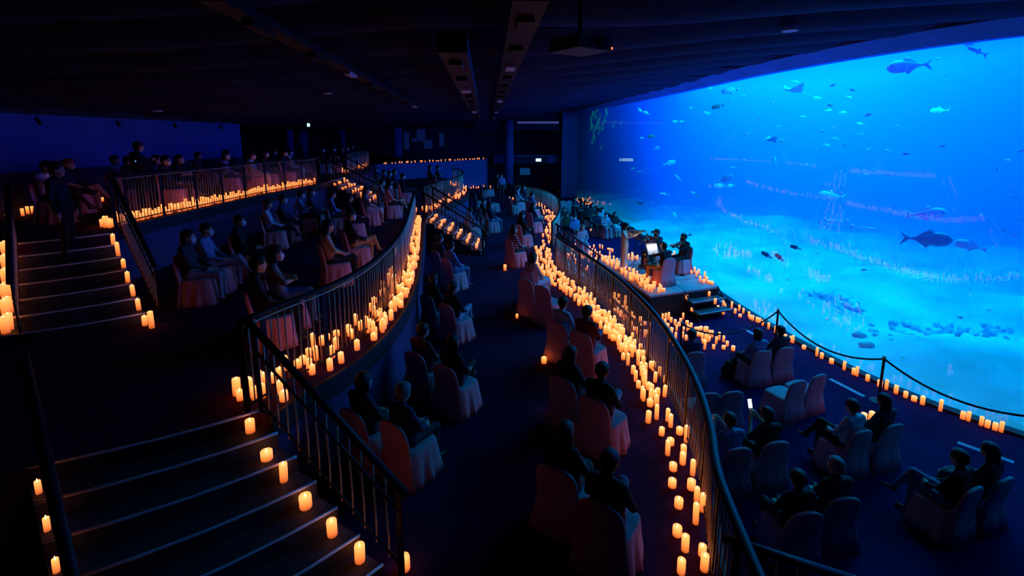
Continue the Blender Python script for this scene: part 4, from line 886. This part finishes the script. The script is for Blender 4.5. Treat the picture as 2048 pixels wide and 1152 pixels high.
wr = [(1446, 612), (1463, 618, 0), (1470, 627, 1), (1478, 622, 0), (1480, 634, 2), (1498, 627, 0), (1500, 638, 1), (1505, 641, 1), (1511, 634, 0), (1518, 644, 1), (1532, 647, 1), (1545, 651, 0), (1557, 658, 0), (1564, 666, 0), (1573, 667, 0), (1584, 677, 2), (1597, 684, 1), (1616, 686, 0), (1633, 698, 2), (1658, 712, 0), (1667, 717, 1), (1690, 727, 2), (1706, 740, 0), (1720, 749, 1), (1740, 752, 0), (1741, 762, 1), (1769, 773, 1), (1783, 774, 1), (1796, 779, 0), (1817, 787, 1), (1835, 795, 1), (1847, 802, 2), (1863, 809, 1), (1895, 822, 0), (1934, 838, 1), (1952, 842, 0), (1975, 851, 0), (1987, 855, 1), (2003, 860, 1), (2019, 864, 0)]
pts(wr, 0, 'row at the foot of the aquarium wall', snap=.26)
pts([(1150 + random.randint(0, 34), 402 + random.randint(-3, 10)) for _ in range(22)], 0, 'far end of the lower floor')
pts([(1182, 462, 2), (1128, 385, 0), (1117, 384, 1), (1120, 388, 1)], 0, 'far lower floor by itself')
for i in range(32):
    t = (i + random.uniform(0, .9)) / 32; p = Vector((-9.0, 33.9, T[3])).lerp(Vector((-2.35, 41.7, T[3])), t); kk = random.choice((0, 1, 1)); cand(p, KIND[kk][0], random.uniform(.08, .17), f'{KIND[kk][2]} lit candle on the far walkway parapet', f'{KIND[kk][2]} candles on the far walkway parapet')
pts([(942, 377), (947, 377), (953, 377), (957, 377), (981, 377, 0), (968, 374)], T[1], 'far end of the middle floor')
CAND.sort(key=lambda c: -(c[1] * c[2]) / max(1, (c[0] - cam.location).length) ** 2)
ORD = ['nearest', 'second nearest', 'third nearest', 'fourth nearest', 'fifth nearest', 'sixth nearest', 'seventh nearest', 'eighth nearest', 'ninth nearest', 'tenth nearest'] + ['%dth nearest' % i for i in range(11, 60)]
def lmk(prefix): return [o for o in SC.objects if o.get('category') == 'person' and o['label'].startswith(prefix)][0].location.copy()
LMK = [('person in a cap', lmk('person in a cap')), ('person in pale jeans', lmk('person in black with pale jeans')), ('person in dark red', lmk('person in dark red')), ('long pale dress', lmk('person in a long pale')), ('striped top', lmk('masked person in a red striped')), ('bare crossed legs', lmk('person in a navy dress')),
       ('beige top', lmk('person with long dark hair in a beige')), ('tan trousers', lmk('masked person in a black jacket and tan')), ('folded arms', lmk('masked person with folded')), ('person in black by the corner', lmk('person in black in the chair')), ('pale skirt', lmk('person in a blue top with pale')), ('second railing end', R2main[0]), ('looped railing end', R2far[0]),
       ('top railing corner', R3main[-1]), ('video camera', Vector((-9.4, 11.4, T[3]))), ('violinist', V1), ('cellist', V4), ('stage steps', Vector((5.3, 13.9, .3))), ('front right stage corner', Vector((*ST[1], SZ))), ('person in navy', lmk('person in navy behind the floor')), ('left stanchion', s1_ := Vector((6.8, 11.94, 0))), ('right stanchion', Vector((7.46, 9.2, 0))), ('right picture edge', Vector((8.9, 7.4, 0))), ('dark bob', lmk('person with a dark bob in front')),
       ('far left person', lmk('person in white resting')), ('railing gap', R1near[0]), ('wall end at the top tier', Vector((-9, 18, T[3]))), ('empty striped-floor chairs', Vector((5.6, 9, 0)))]
def uniq(cs):
    b = {}
    for c in cs:
        p, r, h, lab, grp = c
        if not grp: continue
        n, q = min([l for l in LMK if abs(l[1].z - p.z) < .8] or LMK, key=lambda l: (l[1] - p).length); b.setdefault((grp, n), []).append(((q - p).length, c))
    out = {}
    short = {'candle band along the front railing': 'front railing', 'dense candle band along the front railing': 'dense front railing band', 'far candle band along the front railing': 'far front railing', 'candle row along the second railing': 'second railing', 'row at the foot of the aquarium wall': 'aquarium foot', 'cluster on the floor before the stage': 'stage front floor', 'floor candles between railing and stage': 'below railing', 'floor candles left of the stage': 'left stage floor', 'foot of the aquarium wall': 'aquarium foot', 'floor before the stage': 'floor before stage', 'candle row along the top railing': 'top railing'}
    for (g, n), l in b.items():
        for i, (d, c) in enumerate(sorted(l, key=lambda x: x[0])):
            kd, pl = g.split(' candles ', 1); pl = pl.split('the ', 1)[1]; pl = short.get(pl, pl); out[id(c)] = ' '.join(f'{kd} candle, {pl}, {ORD[i]} the {n}'.split()[:16])
    return out
NIND = 300; UL = uniq(CAND[:300]); rest = MB(); ruv = []
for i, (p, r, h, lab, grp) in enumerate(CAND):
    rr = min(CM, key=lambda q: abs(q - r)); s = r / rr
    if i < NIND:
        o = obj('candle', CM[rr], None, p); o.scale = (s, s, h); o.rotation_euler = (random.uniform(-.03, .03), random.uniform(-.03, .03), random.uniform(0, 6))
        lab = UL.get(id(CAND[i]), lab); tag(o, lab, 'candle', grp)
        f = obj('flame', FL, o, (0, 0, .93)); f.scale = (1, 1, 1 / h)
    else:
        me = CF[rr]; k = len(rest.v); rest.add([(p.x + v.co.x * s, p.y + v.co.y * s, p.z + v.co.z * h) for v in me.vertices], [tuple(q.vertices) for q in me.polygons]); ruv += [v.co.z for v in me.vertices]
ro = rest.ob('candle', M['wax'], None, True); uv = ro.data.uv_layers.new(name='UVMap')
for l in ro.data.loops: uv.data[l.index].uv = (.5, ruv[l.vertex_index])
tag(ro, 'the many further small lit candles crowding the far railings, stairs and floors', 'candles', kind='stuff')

# ---------------------------------------------------------------- stanchions, tape, bag, phones, camera
def stanchion(p, label):
    t = thing('stanchion', p, 0, label, 'stanchion'); MB().lathe([(.16, 0), (.16, .012), (.05, .03), (.025, .04)], 16).ob('base', M['black'], t)
    MB().tube([(0, 0, .03), (0, 0, .95)], .025, 10).ob('post', M['black'], t, True); MB().lathe([(.03, .92), (.034, .95), (.03, .975), (.01, .985)], 10).ob('cap', M['steel'], t); return p
def rope(a, b, sag, label):
    n = 16; a = a + Vector((0, 0, .92)); b = b + Vector((0, 0, .92)); m = MB().tube([a.lerp(b, i / n) - Vector((0, 0, sag * 4 * (i / n) * (1 - i / n))) for i in range(n + 1)], .02, 6)
    tag(m.ob('rope', M['rope'], None, True), label, 'rope')
s1 = stanchion(Vector((6.8, 11.94, 0)), 'left rope stanchion before the aquarium, above a dark bob'); s2 = stanchion(Vector((7.46, 9.2, 0)), 'right rope stanchion before the aquarium, by very long hair')
s3 = stanchion(Vector((8.9, 7.1, 0)), 'rope stanchion at the right picture edge'); s0 = stanchion(at(1384, 742, 0) + Vector((-.1, .55, 0)), 'stanchion hidden beside the person in navy, by the railing')
s4 = stanchion(Vector((7.9, 5.4, 0)), 'stanchion beyond the lower right corner')
rope(s1, s0, .42, 'dark rope from the left stanchion to the railing'); rope(s1, s2, .38, 'dark rope between the two aquarium stanchions'); rope(s2, s3, .35, 'dark rope from the right stanchion to the picture edge'); rope(s3, s4, .3, 'dark rope turning behind the lower right chairs')
for a, b, lb in (((1660, 758), (1728, 793), 'white tape stripe on the floor right of the empty chairs'), ((1915, 885), (2028, 925), 'white tape stripe on the floor at lower right'), ((1489, 658), (1508, 669), 'short white tape stripe on the floor above the dark bob'), ((1440, 600), (1443, 604), 'scrap of white tape beside the stage steps')):
    A, B = at(*a, 0), at(*b, 0); d = (B - A); n = Vector((-d.y, d.x, 0)).normalized() * .05
    tag(MB().prism([((A - n).x, (A - n).y), ((B - n).x, (B - n).y), ((B + n).x, (B + n).y), ((A + n).x, (A + n).y)], .002, .005).ob('floor_tape', M['tape']), lb, 'tape')
V, Q, lab = surface([((-.16, 0, .12), (.16, 0, .12), .12, .12, 0), ((-.1, 0, .26), (.1, .02, .3), .11, .09, 0), ((0, 0, .36), (.02, 0, .42), .07, .05, 0)], .025, .06)
bg = obj('bag', mesh('bag', V.tolist(), Q.tolist(), M['bag'], True), None, at(1466, 752, 0)); tag(bg, 'black bag slumped on the floor left of the dark bob', 'bag'); MB().tube([(-.08, 0, .40), (-.1, 0, .52), (.04, 0, .55), (.08, 0, .40)], .012, 6).ob('strap', M['bag'], bg)
def phone(p, yaw, label, tilt=-20):
    t = thing('phone', p, math.radians(yaw) - PI / 2, label, 'phone'); t.rotation_euler[0] = math.radians(tilt)
    MB().box(-.037, .037, 0, .008, -.075, .075).ob('phone_body', M['black'], t); MB().box(-.033, .033, -.002, 0, -.068, .068).ob('screen', M['screen'], t)
def phone_at(q, yaw, label): phone(on(q, yaw, 0, .36, 1.06), yaw, label)
pp = [o for o in SC.objects if o.get('label', '').startswith('person in black raising')][0]; phone_at(pp.location, 100, 'lit phone raised by the person in black')
pp = [o for o in SC.objects if o.get('label', '').startswith('person in light blue holding')][0]; phone(on(pp.location, 100, -.16, .34, 1.0), 140, 'lit phone held beside the railing', -30)
vc = thing('video_camera', at(291, 425, T[3]), math.radians(-30), 'black video camera on a tripod with a blue light, top tier', 'camera')
for k in range(3): MB().tube([(0, 0, 1.2), (.4 * math.cos(k * 2.094 + .5), .4 * math.sin(k * 2.094 + .5), .01)], .018, 6).ob('tripod_leg', M['black'], vc)
MB().box(-.20, .16, -.07, .07, 1.24, 1.42).ob('camera_body', M['black'], vc); MB().tube([(.16, 0, 1.33), (.30, 0, 1.33)], .055, 10).ob('lens', M['black'], vc); MB().box(-.05, .05, -.05, .05, 1.2, 1.24).ob('tripod_head', M['black'], vc)
MB().box(-.205, -.2, -.05, -.03, 1.28, 1.30).ob('blue_light', M['led'], vc); MB().box(-.205, -.2, .0, .02, 1.34, 1.36).ob('green_light', M['exit'], vc); MB().box(.0, .02, -.078, -.07, 1.26, 1.28).ob('side_light', M['led'], vc)

# ---------------------------------------------------------------- ceiling things and the far wall
def beam(a, b, w, h, name, label, m='black'):
    d = b - a; t = thing(name, a, math.atan2(d.y, d.x), label, 'track'); L = d.xy.length; dz = d.z
    vs = [(x, s * w, (dz if x else 0) + z) for x in (0, L) for s in (-1, 1) for z in (0, h)]
    MB().add(vs, [(0, 1, 3, 2), (4, 6, 7, 5), (0, 4, 5, 1), (2, 3, 7, 6), (1, 5, 7, 3), (0, 2, 6, 4)]).ob('channel', M[m], t)
    n = max(3, int(L / 1.6))
    for i in range(n):
        x = L * (i + .5) / n; z = dz * (i + .5) / n; MB().box(x - .25, x + .25, -w * .5, w * .5, z - .05, z - .002).ob('fitting', M['nosing' if i % 5 == 2 else 'black'], t)
        MB().tube([(x + .5, 0, z), (x + .5, 0, z + .45)], .012, 6).ob('hanger', M['black'], t)
    return t
beam(at(420, 2, 6.35), at(835, 215, 6.35), .10, .08, 'lighting_track', 'long ceiling track running back over the left tiers')
beam(at(1062, 2, 6.45), at(988, 238, 6.55), .16, .12, 'cable_tray', 'ceiling cable tray running straight back above the aisle')
beam(at(905, 105, 6.2), at(955, 238, 6.2), .16, .2, 'ceiling_duct', 'dark duct hanging below the ceiling above the middle stairs')
pj = at(1160, 104, 6.3); pr = thing('projector', pj, math.radians(35), 'projector hanging under the ceiling with a small red light', 'projector')
MB().box(-.26, .26, -.26, .26, 0, .16).ob('case', M['tread'], pr); MB().tube([(0, 0, .16), (0, 0, .6)], .03, 8).ob('mount', M['black'], pr); MB().box(.262, .275, -.265, -.24, .02, .045).ob('red_light', M['redled'], pr); MB().tube([(.1, -.26, .08), (.1, -.31, .08)], .06, 10).ob('lens', M['black'], pr)
for i, (x, y, wh) in enumerate(((125, 85, 'at upper left'), (60, 170, 'above the left wall'), (825, 42, 'at top centre left'), (1335, 17, 'at the top right of centre'), (1580, 61, 'above the aquarium lintel'), (685, 188, 'above the far stairs'), (882, 133, 'beside the duct'), (655, 187, 'left of another above the far stairs'), (1130, 120, 'near the projector'), (315, 222, 'near the left wall top'))):
    zz = 6.2 if x < 400 else 6.55; p = at(x, y, zz); p.z = cz(p.x) - .02; p = at(x, y, p.z); t = thing('downlight', p, 0, 'round ceiling downlight ring ' + wh, 'downlight')
    MB().lathe([(.07, -.0), (.12, -.012), (.12, .012), (.07, .012)], 16).ob('ring', M['nosing'], t); MB().lathe([(.07, .002), (.07, .012)], 16).ob('lens', M['black'], t)
for x, y, wh in ((73, 232, 'first from the left'), (233, 234, 'second from the left'), (347, 238, 'third from the left'), (440, 244, 'fourth from the left')):
    d = ray(x, y); t_ = -11.78 / d[0]; p = Vector((-11.78, d[1] * t_, 5.86)); t = thing('spotlight', p, 0, 'small unlit spotlight under the left wall track, ' + wh, 'spotlight'); MB().tube([(0, 0, 0), (0, 0, -.1)], .012, 6).ob('stem', M['black'], t); MB().tube([(-.02, 0, -.1), (.07, 0, -.24)], .045, 10).ob('can', M['black'], t)
for x, y, yy, wh, ww, hh in ((617, 250, 25, 'small green-white exit sign hanging over the top tier', .17, .20), (1077, 320, 44.0, 'green-white exit sign in the far opening', .52, .30)):
    p = aty(x, y, yy); t = thing('exit_sign', p, 0, wh, 'sign'); MB().box(-ww / 2, ww / 2, 0, .08, -hh / 2, hh / 2).ob('housing', M['black'], t); MB().box(-ww / 2 + .02, ww / 2 - .02, -.01, 0, -hh / 2 + .02, hh / 2 - .02).ob('face', M['exit'], t); MB().tube([(0, .04, hh / 2), (0, .04, hh / 2 + .5)], .012, 6).ob('hanger', M['black'], t)
for x, y, yy, r, z0, wh in ((580, 300, 40, .3, T[3], 'leftmost far pillar behind the top tier'), (607, 300, 44, .4, T[3], 'far pillar below the small exit sign'), (686, 300, 44, .25, T[3], 'slim far pillar right of the exit sign'), (795, 300, 43, .42, T[3], 'far pillar left of the pale posters'), (1018, 300, 43, .38, T[1], 'pillar at the left of the far opening')):
    p = aty(x, y, yy); t = thing('pillar', Vector((p.x, p.y, z0)), 0, wh, 'pillar'); MB().lathe([(r, .0), (r, 3.9 if z0 > 2 else 6.2)], 20).ob('shaft', M['wall'], t, True); MB().lathe([(r * 1.15, 0), (r * 1.15, .15), (r, .16)], 20).ob('base', M['fascia'], t)
for x, y, wp, hp, wh in ((813, 282, 11, 34, 'tall pale poster nearest the far pillar'), (842, 271, 17, 24, 'wide pale poster on the far wall'), (856, 288, 17, 18, 'low pale poster on the far wall'), (883, 279, 9, 26, 'narrow pale poster at the right on the far wall'), (829, 280, 12, 8, 'small pale notice between two posters')):
    p = aty(x, y, 45.9); k = 46 / F; t = thing('poster', p, 0, wh, 'poster'); MB().box(-wp * k / 2, wp * k / 2, 0, .03, -hp * k / 2, hp * k / 2).ob('sheet', M['poster'], t); MB().box(-wp * k / 2 - .04, wp * k / 2 + .04, .03, .06, -hp * k / 2 - .04, hp * k / 2 + .04).ob('frame', M['fascia'], t)
p = aty(1076, 245, 43.35); lb = thing('light_strip', p, 0, 'long dim light strip over the far opening', 'light strip'); MB().box(-1.8, 1.8, 0, .08, -.09, .09).ob('diffuser', M['strip'], lb); MB().box(-1.85, 1.85, .08, .14, -.12, .12).ob('housing', M['fascia'], lb)
p = aty(1050, 343, 44.0); lb = thing('notice_board', p, 0, 'pale notice board on the dark far wall, right of the pillar', 'board'); MB().box(-.45, .45, .0, .04, -.3, .3).ob('panel', M['poster'], lb); MB().tube([(0, .05, -.3), (0, .05, -1.2)], .04, 6).ob('leg', M['black'], lb)
p = at(1137, 394, 0); V, Q, lab = surface([((-.5, 0, .25), (.5, 0, .2), .2, .2, 0), ((-.3, 0, .5), (.1, 0, .7), .25, .15, 0), ((-.4, 0, .9), (-.3, 0, .9), .2, .2, 0)], .06, .1)
rc = obj('draped_cloth', mesh('draped_cloth', V.tolist(), Q.tolist(), M['red'], True), None, p + Vector((0, .9, 0))); tag(rc, 'red cloth heaped at the foot of the far pier', 'cloth')

# ---------------------------------------------------------------- fish
def fcol(name, c, belly): 
    m = mat(name, c, .4, var=.2, vscale=8, spec=.5); return m
FC = dict(silver=fcol('silver_scales', (.75, .80, .85), 1), pale=fcol('pale_scales', (.92, .95, .92), 1), yellow=fcol('yellow_scales', (.80, .90, .35), 1), olive=fcol('olive_scales', (.22, .24, .10), 1), dark=fcol('dark_scales', (.05, .06, .08), 1), grey=fcol('grey_scales', (.30, .34, .40), 1), cyan=fcol('light_blue_scales', (.75, .95, .95), 1))
def fish_body(H, W, n=10, m=12):    # unit length along x, nose at -.5
    vs = []; fs = []
    for i in range(n + 1):
        t = i / n; p = math.sin(PI * min(1, t ** .72 * .97 + .03)) ** .8 * (1 - .25 * t) + .05 * (t > .9); p = max(p, .06)
        for k in range(m): a = 2 * PI * k / m; vs.append((-.5 + .82 * t, W * p * math.cos(a), H * p * math.sin(a) + .02 * H * math.sin(PI * t)))
    for i in range(n):
        for k in range(m): fs.append((i * m + k, i * m + (k + 1) % m, (i + 1) * m + (k + 1) % m, (i + 1) * m + k))
    fs += [tuple(range(m - 1, -1, -1)), tuple(n * m + k for k in range(m))]; return MB().add(vs, fs)
def plate(poly, th=.006):      # fin: a thin plate in the x-z plane
    n = len(poly); vs = [(x, -th, z) for x, z in poly] + [(x, th, z) for x, z in poly]
    return MB().add(vs, [tuple(range(n)), tuple(range(2 * n - 1, n - 1, -1))] + [(i, n + i, n + (i + 1) % n, (i + 1) % n) for i in range(n)])
FISH = {}
def fish_set(kind, H, W, tail, dorsal, anal, pect=True):
    b = fish_body(H, W); FISH[kind] = dict(body=b, parts=[('tail_fin', plate(tail)), ('dorsal_fin', plate(dorsal)), ('anal_fin', plate(anal))] + ([('pectoral_fin', MB().add([(-.22, W * .8, -.02), (-.05, W * 1.9, -.10), (-.02, W * 1.6, -.12), (-.18, W * .8, -.05)], [(0, 1, 2, 3)]).add([(-.22, -W * .8, -.02), (-.05, -W * 1.9, -.10), (-.02, -W * 1.6, -.12), (-.18, -W * .8, -.05)], [(0, 1, 2, 3)]))] if pect else []) + [('eye', MB().tube([(-.38, -W * .75, .03), (-.38, W * .75, .03)], .022, 8))])
FORK = [(.29, .015), (.38, .07), (.52, .19), (.45, .05), (.41, 0), (.45, -.05), (.52, -.19), (.38, -.07), (.29, -.015)]
FAN = [(.29, .03), (.42, .10), (.48, .08), (.46, 0), (.48, -.08), (.42, -.10), (.29, -.03)]
fish_set('jack', .19, .075, FORK, [(-.18, .15), (-.05, .27), (.0, .2), (.2, .06), (.1, .08), (-.1, .14)], [(-.08, -.15), (.0, -.23), (.04, -.17), (.2, -.05), (.1, -.07)])
fish_set('oval', .20, .08, FAN, [(-.2, .15), (-.1, .22), (.12, .18), (.22, .06), (0, .12)], [(-.05, -.16), (.05, -.22), (.2, -.07), (.1, -.08)])
fish_set('slim', .10, .06, FORK, [(-.05, .08), (.0, .2), (.06, .15), (.12, .06)], [(.0, -.08), (.06, -.15), (.12, -.05)])
fish_set('long', .05, .035, FAN, [(.0, .04), (.06, .09), (.14, .03)], [(.0, -.04), (.06, -.08), (.14, -.03)], False)
# ray: a broad diamond of two wings and a whip tail
vs = []; fs = []; nx, ny = 10, 16
for s in (1, -1):
    for i in range(nx + 1):
        for j in range(ny + 1):
            v = -1 + 2 * j / ny; u = i / nx; e = (1 - abs(v) ** 1.25); x = -.38 + u * .7 * e + .22 * abs(v) ** 1.5; z = .32 * abs(v) ** 1.5 + s * .05 * math.sin(PI * u) * e * (1 - abs(v)); vs.append((x, v * .62, z))
    o_ = (0 if s == 1 else (nx + 1) * (ny + 1))
    for i in range(nx):
        for j in range(ny): a = o_ + i * (ny + 1) + j; q = (a, a + 1, a + ny + 2, a + ny + 1); fs.append(q if s == 1 else q[::-1])
FISH['ray'] = dict(body=MB().add(vs, fs), parts=[('tail', MB().tube([(.28, 0, .0), (.7, 0, .02), (1.2, 0, -.04)], [.018, .009, .003], 6)), ('snout', MB().tube([(-.52, 0, -.01), (-.3, 0, .01)], [.04, .09], 8))])
FME = {}
def fish(px, py, L, kind, col, d, yaw=0, roll=0, label=None, group=None, small=False):
    """L = length in the photo; d = metres behind the pane; yaw 0 = nose to the left"""
    r = ray(px, py); t = 3.0
    while t < 60 and r[0] * t < wall_x(r[1] * t): t += .05
    p = Vector((r[0], r[1], r[2])) * t; dd = Vector(r).normalized(); p = p + dd * d; p.z += EZ
    s = L / F * (p.y * math.cos(PITCH)); base = math.atan2(p.y, p.x) - PI / 2
    key = (kind, col, small)
    if key not in FME:
        k = FISH[kind]; 
        if small:
            m = MB(); m.add(k['body'].v, k['body'].f); [m.add(q.v, q.f) for n_, q in k['parts']]; FME[key] = (m.me(kind + '_fish', FC[col], True), [])
        else: FME[key] = (k['body'].me(kind + '_fish', FC[col], True), [(n_, q.me(n_, M['eye'] if n_ == 'eye' else FC[col], n_ not in ('eye',))) for n_, q in k['parts']])
    me, ps = FME[key]; o = obj('ray_fish' if kind == 'ray' else 'fish', me, None, p); o.scale = (s, s, s); o.rotation_euler = (0, math.radians(roll), base + math.radians(yaw))
    for n_, q in ps: obj(n_, q, o)
    tag(o, label, 'ray' if kind == 'ray' else 'fish', group)
BIG = [(1818, 132, 70, 'jack', 'silver', 2, 5, -3, 'large silver fish near the top right of the tank, facing left'), (1955, 103, 38, 'slim', 'pale', 2, 20, 28, 'slim pale fish diving left at the top right of the tank'),
       (1590, 183, 44, 'ray', 'pale', 2, 40, 10, 'pale ray with a long tail in the upper middle of the tank'), (1461, 181, 34, 'oval', 'pale', 1.5, 8, -5, 'bright pale fish in the upper left of the tank'), (1436, 213, 24, 'oval', 'olive', 1.2, 10, -12, 'olive fish just under the bright pale fish'),
       (1538, 281, 32, 'ray', 'olive', 2, 200, -10, 'small olive ray in the middle of the tank'), (1305, 273, 19, 'oval', 'olive', 1.5, 5, 0, 'olive fish at the left of the tank'), (1281, 221, 14, 'oval', 'pale', 1.5, 30, 30, 'pale fish at far upper left of the tank'), (1293, 226, 15, 'oval', 'pale', 1.5, 20, 25, 'pale fish right beside the far upper left one'),
       (1338, 326, 26, 'jack', 'cyan', 1.6, 190, 15, 'thin-tailed blue fish at left facing down right'), (1356, 356, 19, 'slim', 'cyan', 2, 0, 45, 'small blue fish swimming steeply at left'), (1450, 358, 34, 'jack', 'grey', 1.5, 190, 22, 'dark grey fish facing down right, middle of the tank'), (1440, 372, 26, 'oval', 'cyan', 3, 10, 0, 'blue-green fish under the dark grey fish'), (1462, 371, 16, 'oval', 'yellow', 3, 30, -10, 'yellow-green fish under the dark grey fish'),
       (1550, 321, 16, 'oval', 'cyan', 1.5, 50, 60, 'bright blue-green fish turned upright in mid tank'), (1663, 392, 48, 'jack', 'cyan', 4.5, 5, 5, 'hazy pale blue fish in the middle of the tank'), (1852, 428, 68, 'jack', 'silver', 3.0, 185, 8, 'long-finned fish facing right, upper of the pair at right'), (1852, 478, 84, 'jack', 'grey', 2.2, 185, 3, 'large dark-sided fish facing right at right'),
       (1942, 492, 56, 'jack', 'cyan', 3, 8, 10, 'pale blue fish facing left at the right of the tank'), (1395, 395, 15, 'oval', 'olive', 1, 70, 60, 'small dark olive fish upright near the back musician'), (1329, 388, 20, 'slim', 'cyan', 2.5, 10, 10, 'pale blue fish above the musicians at left'), (1350, 431, 22, 'oval', 'cyan', 2.5, 60, 40, 'blue-green fish above the musician in navy'),
       (1281, 408, 18, 'ray', 'dark', 1.2, 90, 30, 'dark triangular ray above the violinist'), (1533, 510, 24, 'oval', 'dark', .8, 10, 32, 'left of three dark fish above the sand'), (1559, 515, 23, 'oval', 'dark', .8, 15, 42, 'middle of three dark fish above the sand'), (1591, 495, 22, 'oval', 'dark', .8, 8, 18, 'right of three dark fish above the sand'),
       (1672, 442, 48, 'long', 'cyan', 3, 0, -4, 'upper of two long thin fish in mid tank'), (1730, 456, 54, 'long', 'cyan', 3, 180, -4, 'lower of two long thin fish in mid tank'), (1880, 221, 30, 'jack', 'cyan', 7, 5, 0, 'faint blue fish at upper right'), (1806, 88, 34, 'jack', 'pale', 5, 190, 0, 'faint pale fish right under the lintel'), (1943, 87, 21, 'oval', 'cyan', 2.5, 10, -12, 'blue-green fish above the slim diving fish'), (2030, 62, 20, 'oval', 'cyan', 2, 10, 0, 'blue fish at the top right corner'), (1995, 341, 12, 'oval', 'pale', 2, 60, 50, 'small bright fish at right edge of the tank')]
for b in BIG: fish(*b[:8], label=b[8])
random.seed(11)
SM = [(1590, 164), (1667, 170), (1656, 221), (1662, 211), (1607, 234), (1596, 267), (1652, 290), (1646, 262), (1564, 281), (1558, 253), (1417, 227), (1411, 225), (1351, 243), (1364, 243), (1312, 297), (1518, 238), (1495, 268), (1543, 205), (1636, 196), (1350, 175), (1416, 175), (1505, 168), (1486, 191), (1397, 165), (1300, 188), (1460, 204), (1382, 216), (1581, 178), (1567, 310), (1689, 290), (1672, 277), (1735, 230), (1721, 248), (1722, 268), (1706, 180), (1685, 225), (1697, 195), (1813, 308), (1887, 292), (1914, 309), (1795, 253), (1777, 302), (1737, 298), (1734, 350), (1778, 350), (1752, 339), (1978, 372), (2020, 380), (2030, 395), (2007, 461), (2027, 470), (1967, 432), (2042, 438), (1265, 337), (1280, 343), (1284, 276), (1467, 335), (1635, 505), (1730, 540), (1577, 560), (1890, 150), (1875, 118), (1745, 105), (1640, 108), (1578, 130), (1385, 385), (1490, 320), (1610, 330), (2045, 300), (2015, 320), (1920, 635), (1980, 620), (1655, 640)]
SMC = {}
nm = 'small yellowish fish of the loose shoal in the upper tank', 'small blue-green fish of the loose shoal in the tank', 'small pale fish of the loose shoal in the tank'
for x, y in SM:
    c = random.choice(('yellow', 'cyan', 'cyan', 'pale')) if x < 1700 else 'cyan'; i = ('yellow', 'cyan', 'pale').index(c)
    bl = min(BIG, key=lambda b: (b[0] - x) ** 2 + (b[1] - y) ** 2); dx_, dy_ = x - bl[0], y - bl[1]; side = ('right of' if dx_ > 0 else 'left of') if abs(dx_) > abs(dy_) else ('below' if dy_ > 0 else 'above')
    key = (i, side, bl[8]); SMC[key] = SMC.get(key, 0) + 1; sh_ = ' '.join(bl[8].replace(',', '').split()[:6])
    ul = f"small {('yellowish', 'blue-green', 'pale')[i]} fish {('', 'second ', 'third ', 'fourth ', 'fifth ', 'sixth ', 'seventh ', 'eighth ')[min(7, SMC[key] - 1)]}{side} the {sh_}"
    fish(x, y, random.uniform(9, 15), random.choice(('oval', 'oval', 'slim')), c, random.uniform(1.2, 5), random.choice((0, 10, -15, 170, 190)), random.uniform(-25, 25), ul, None, small=True)
# hanging weed in the left corner of the tank
kp = thing('kelp', aty(1190, 300, 41.6), 0, 'yellow-green weed hanging in the far left corner of the tank', 'kelp'); ko = kp.location.copy()
kelp_m = mat('kelp_leaf', (.75, .85, .12), .6, var=.5, vscale=5)
for x, y0, y1, wd in ((1215, 206, 232, .14), (1193, 216, 240, .12), (1185, 222, 262, .10), (1200, 225, 270, .1), (1207, 240, 262, .1), (1228, 242, 256, .12), (1243, 240, 250, .1), (1190, 250, 285, .1), (1186, 272, 290, .1), (1204, 288, 302, .08), (1197, 236, 258, .12), (1212, 228, 246, .1)):
    yk = 41.6 + random.uniform(-.6, .8); a, b = aty(x, y0, yk), aty(x - 3, y1, yk); n = 7; m = MB(); vs = []; fs = []
    for i in range(n):
        c = a.lerp(b, i / (n - 1)) - ko; ww = wd * (.5 + .6 * math.sin(i * 2.1) ** 2) ; c.x += .08 * math.sin(i * 1.7); vs += [(c.x - ww, c.y, c.z), (c.x + ww, c.y + .06, c.z), (c.x + ww, c.y + .09, c.z), (c.x - ww, c.y + .03, c.z)]
    for i in range(n - 1):
        for q in range(4): fs.append((i * 4 + q, i * 4 + (q + 1) % 4, i * 4 + 4 + (q + 1) % 4, i * 4 + 4 + q))
    m.add(vs, fs + [(3, 2, 1, 0), tuple((n - 1) * 4 + q for q in range(4))]).ob('frond', kelp_m, kp)
# low reef mounds on the sand, far right
for i, (x, y, w_, d_, n_, lb) in enumerate(((1960, 690, 2.8, 1.8, 130, 'wide low reef of rough rock on the sand at right'), (1655, 600, .9, .8, 50, 'small low reef under the sparkling reflections'))):
    r = ray(x, y); t = (.15 - EZ) / r[2]; p = Vector((r[0] * t, r[1] * t, 0)); zz = .03 + .02 * max(.5, p.x - wall_x(p.y)); random.seed(20 + i); P = []
    for _ in range(n_):
        a = random.uniform(0, 6.28); q = random.random() ** .6; u, v = w_ * q * math.cos(a), d_ * q * math.sin(a); h_ = (1 - q) * .30 + .02
        P.append(((u, v, 0), (u + random.uniform(-.2, .2), v + random.uniform(-.2, .2), h_), random.uniform(.06, .13), random.uniform(.03, .07), 0))
    V, Q, lab = surface(P, .05, .04); tag(obj('reef', mesh('reef', V.tolist(), Q.tolist(), M['rock'], True), None, (p.x, p.y, zz)), lb, 'reef')
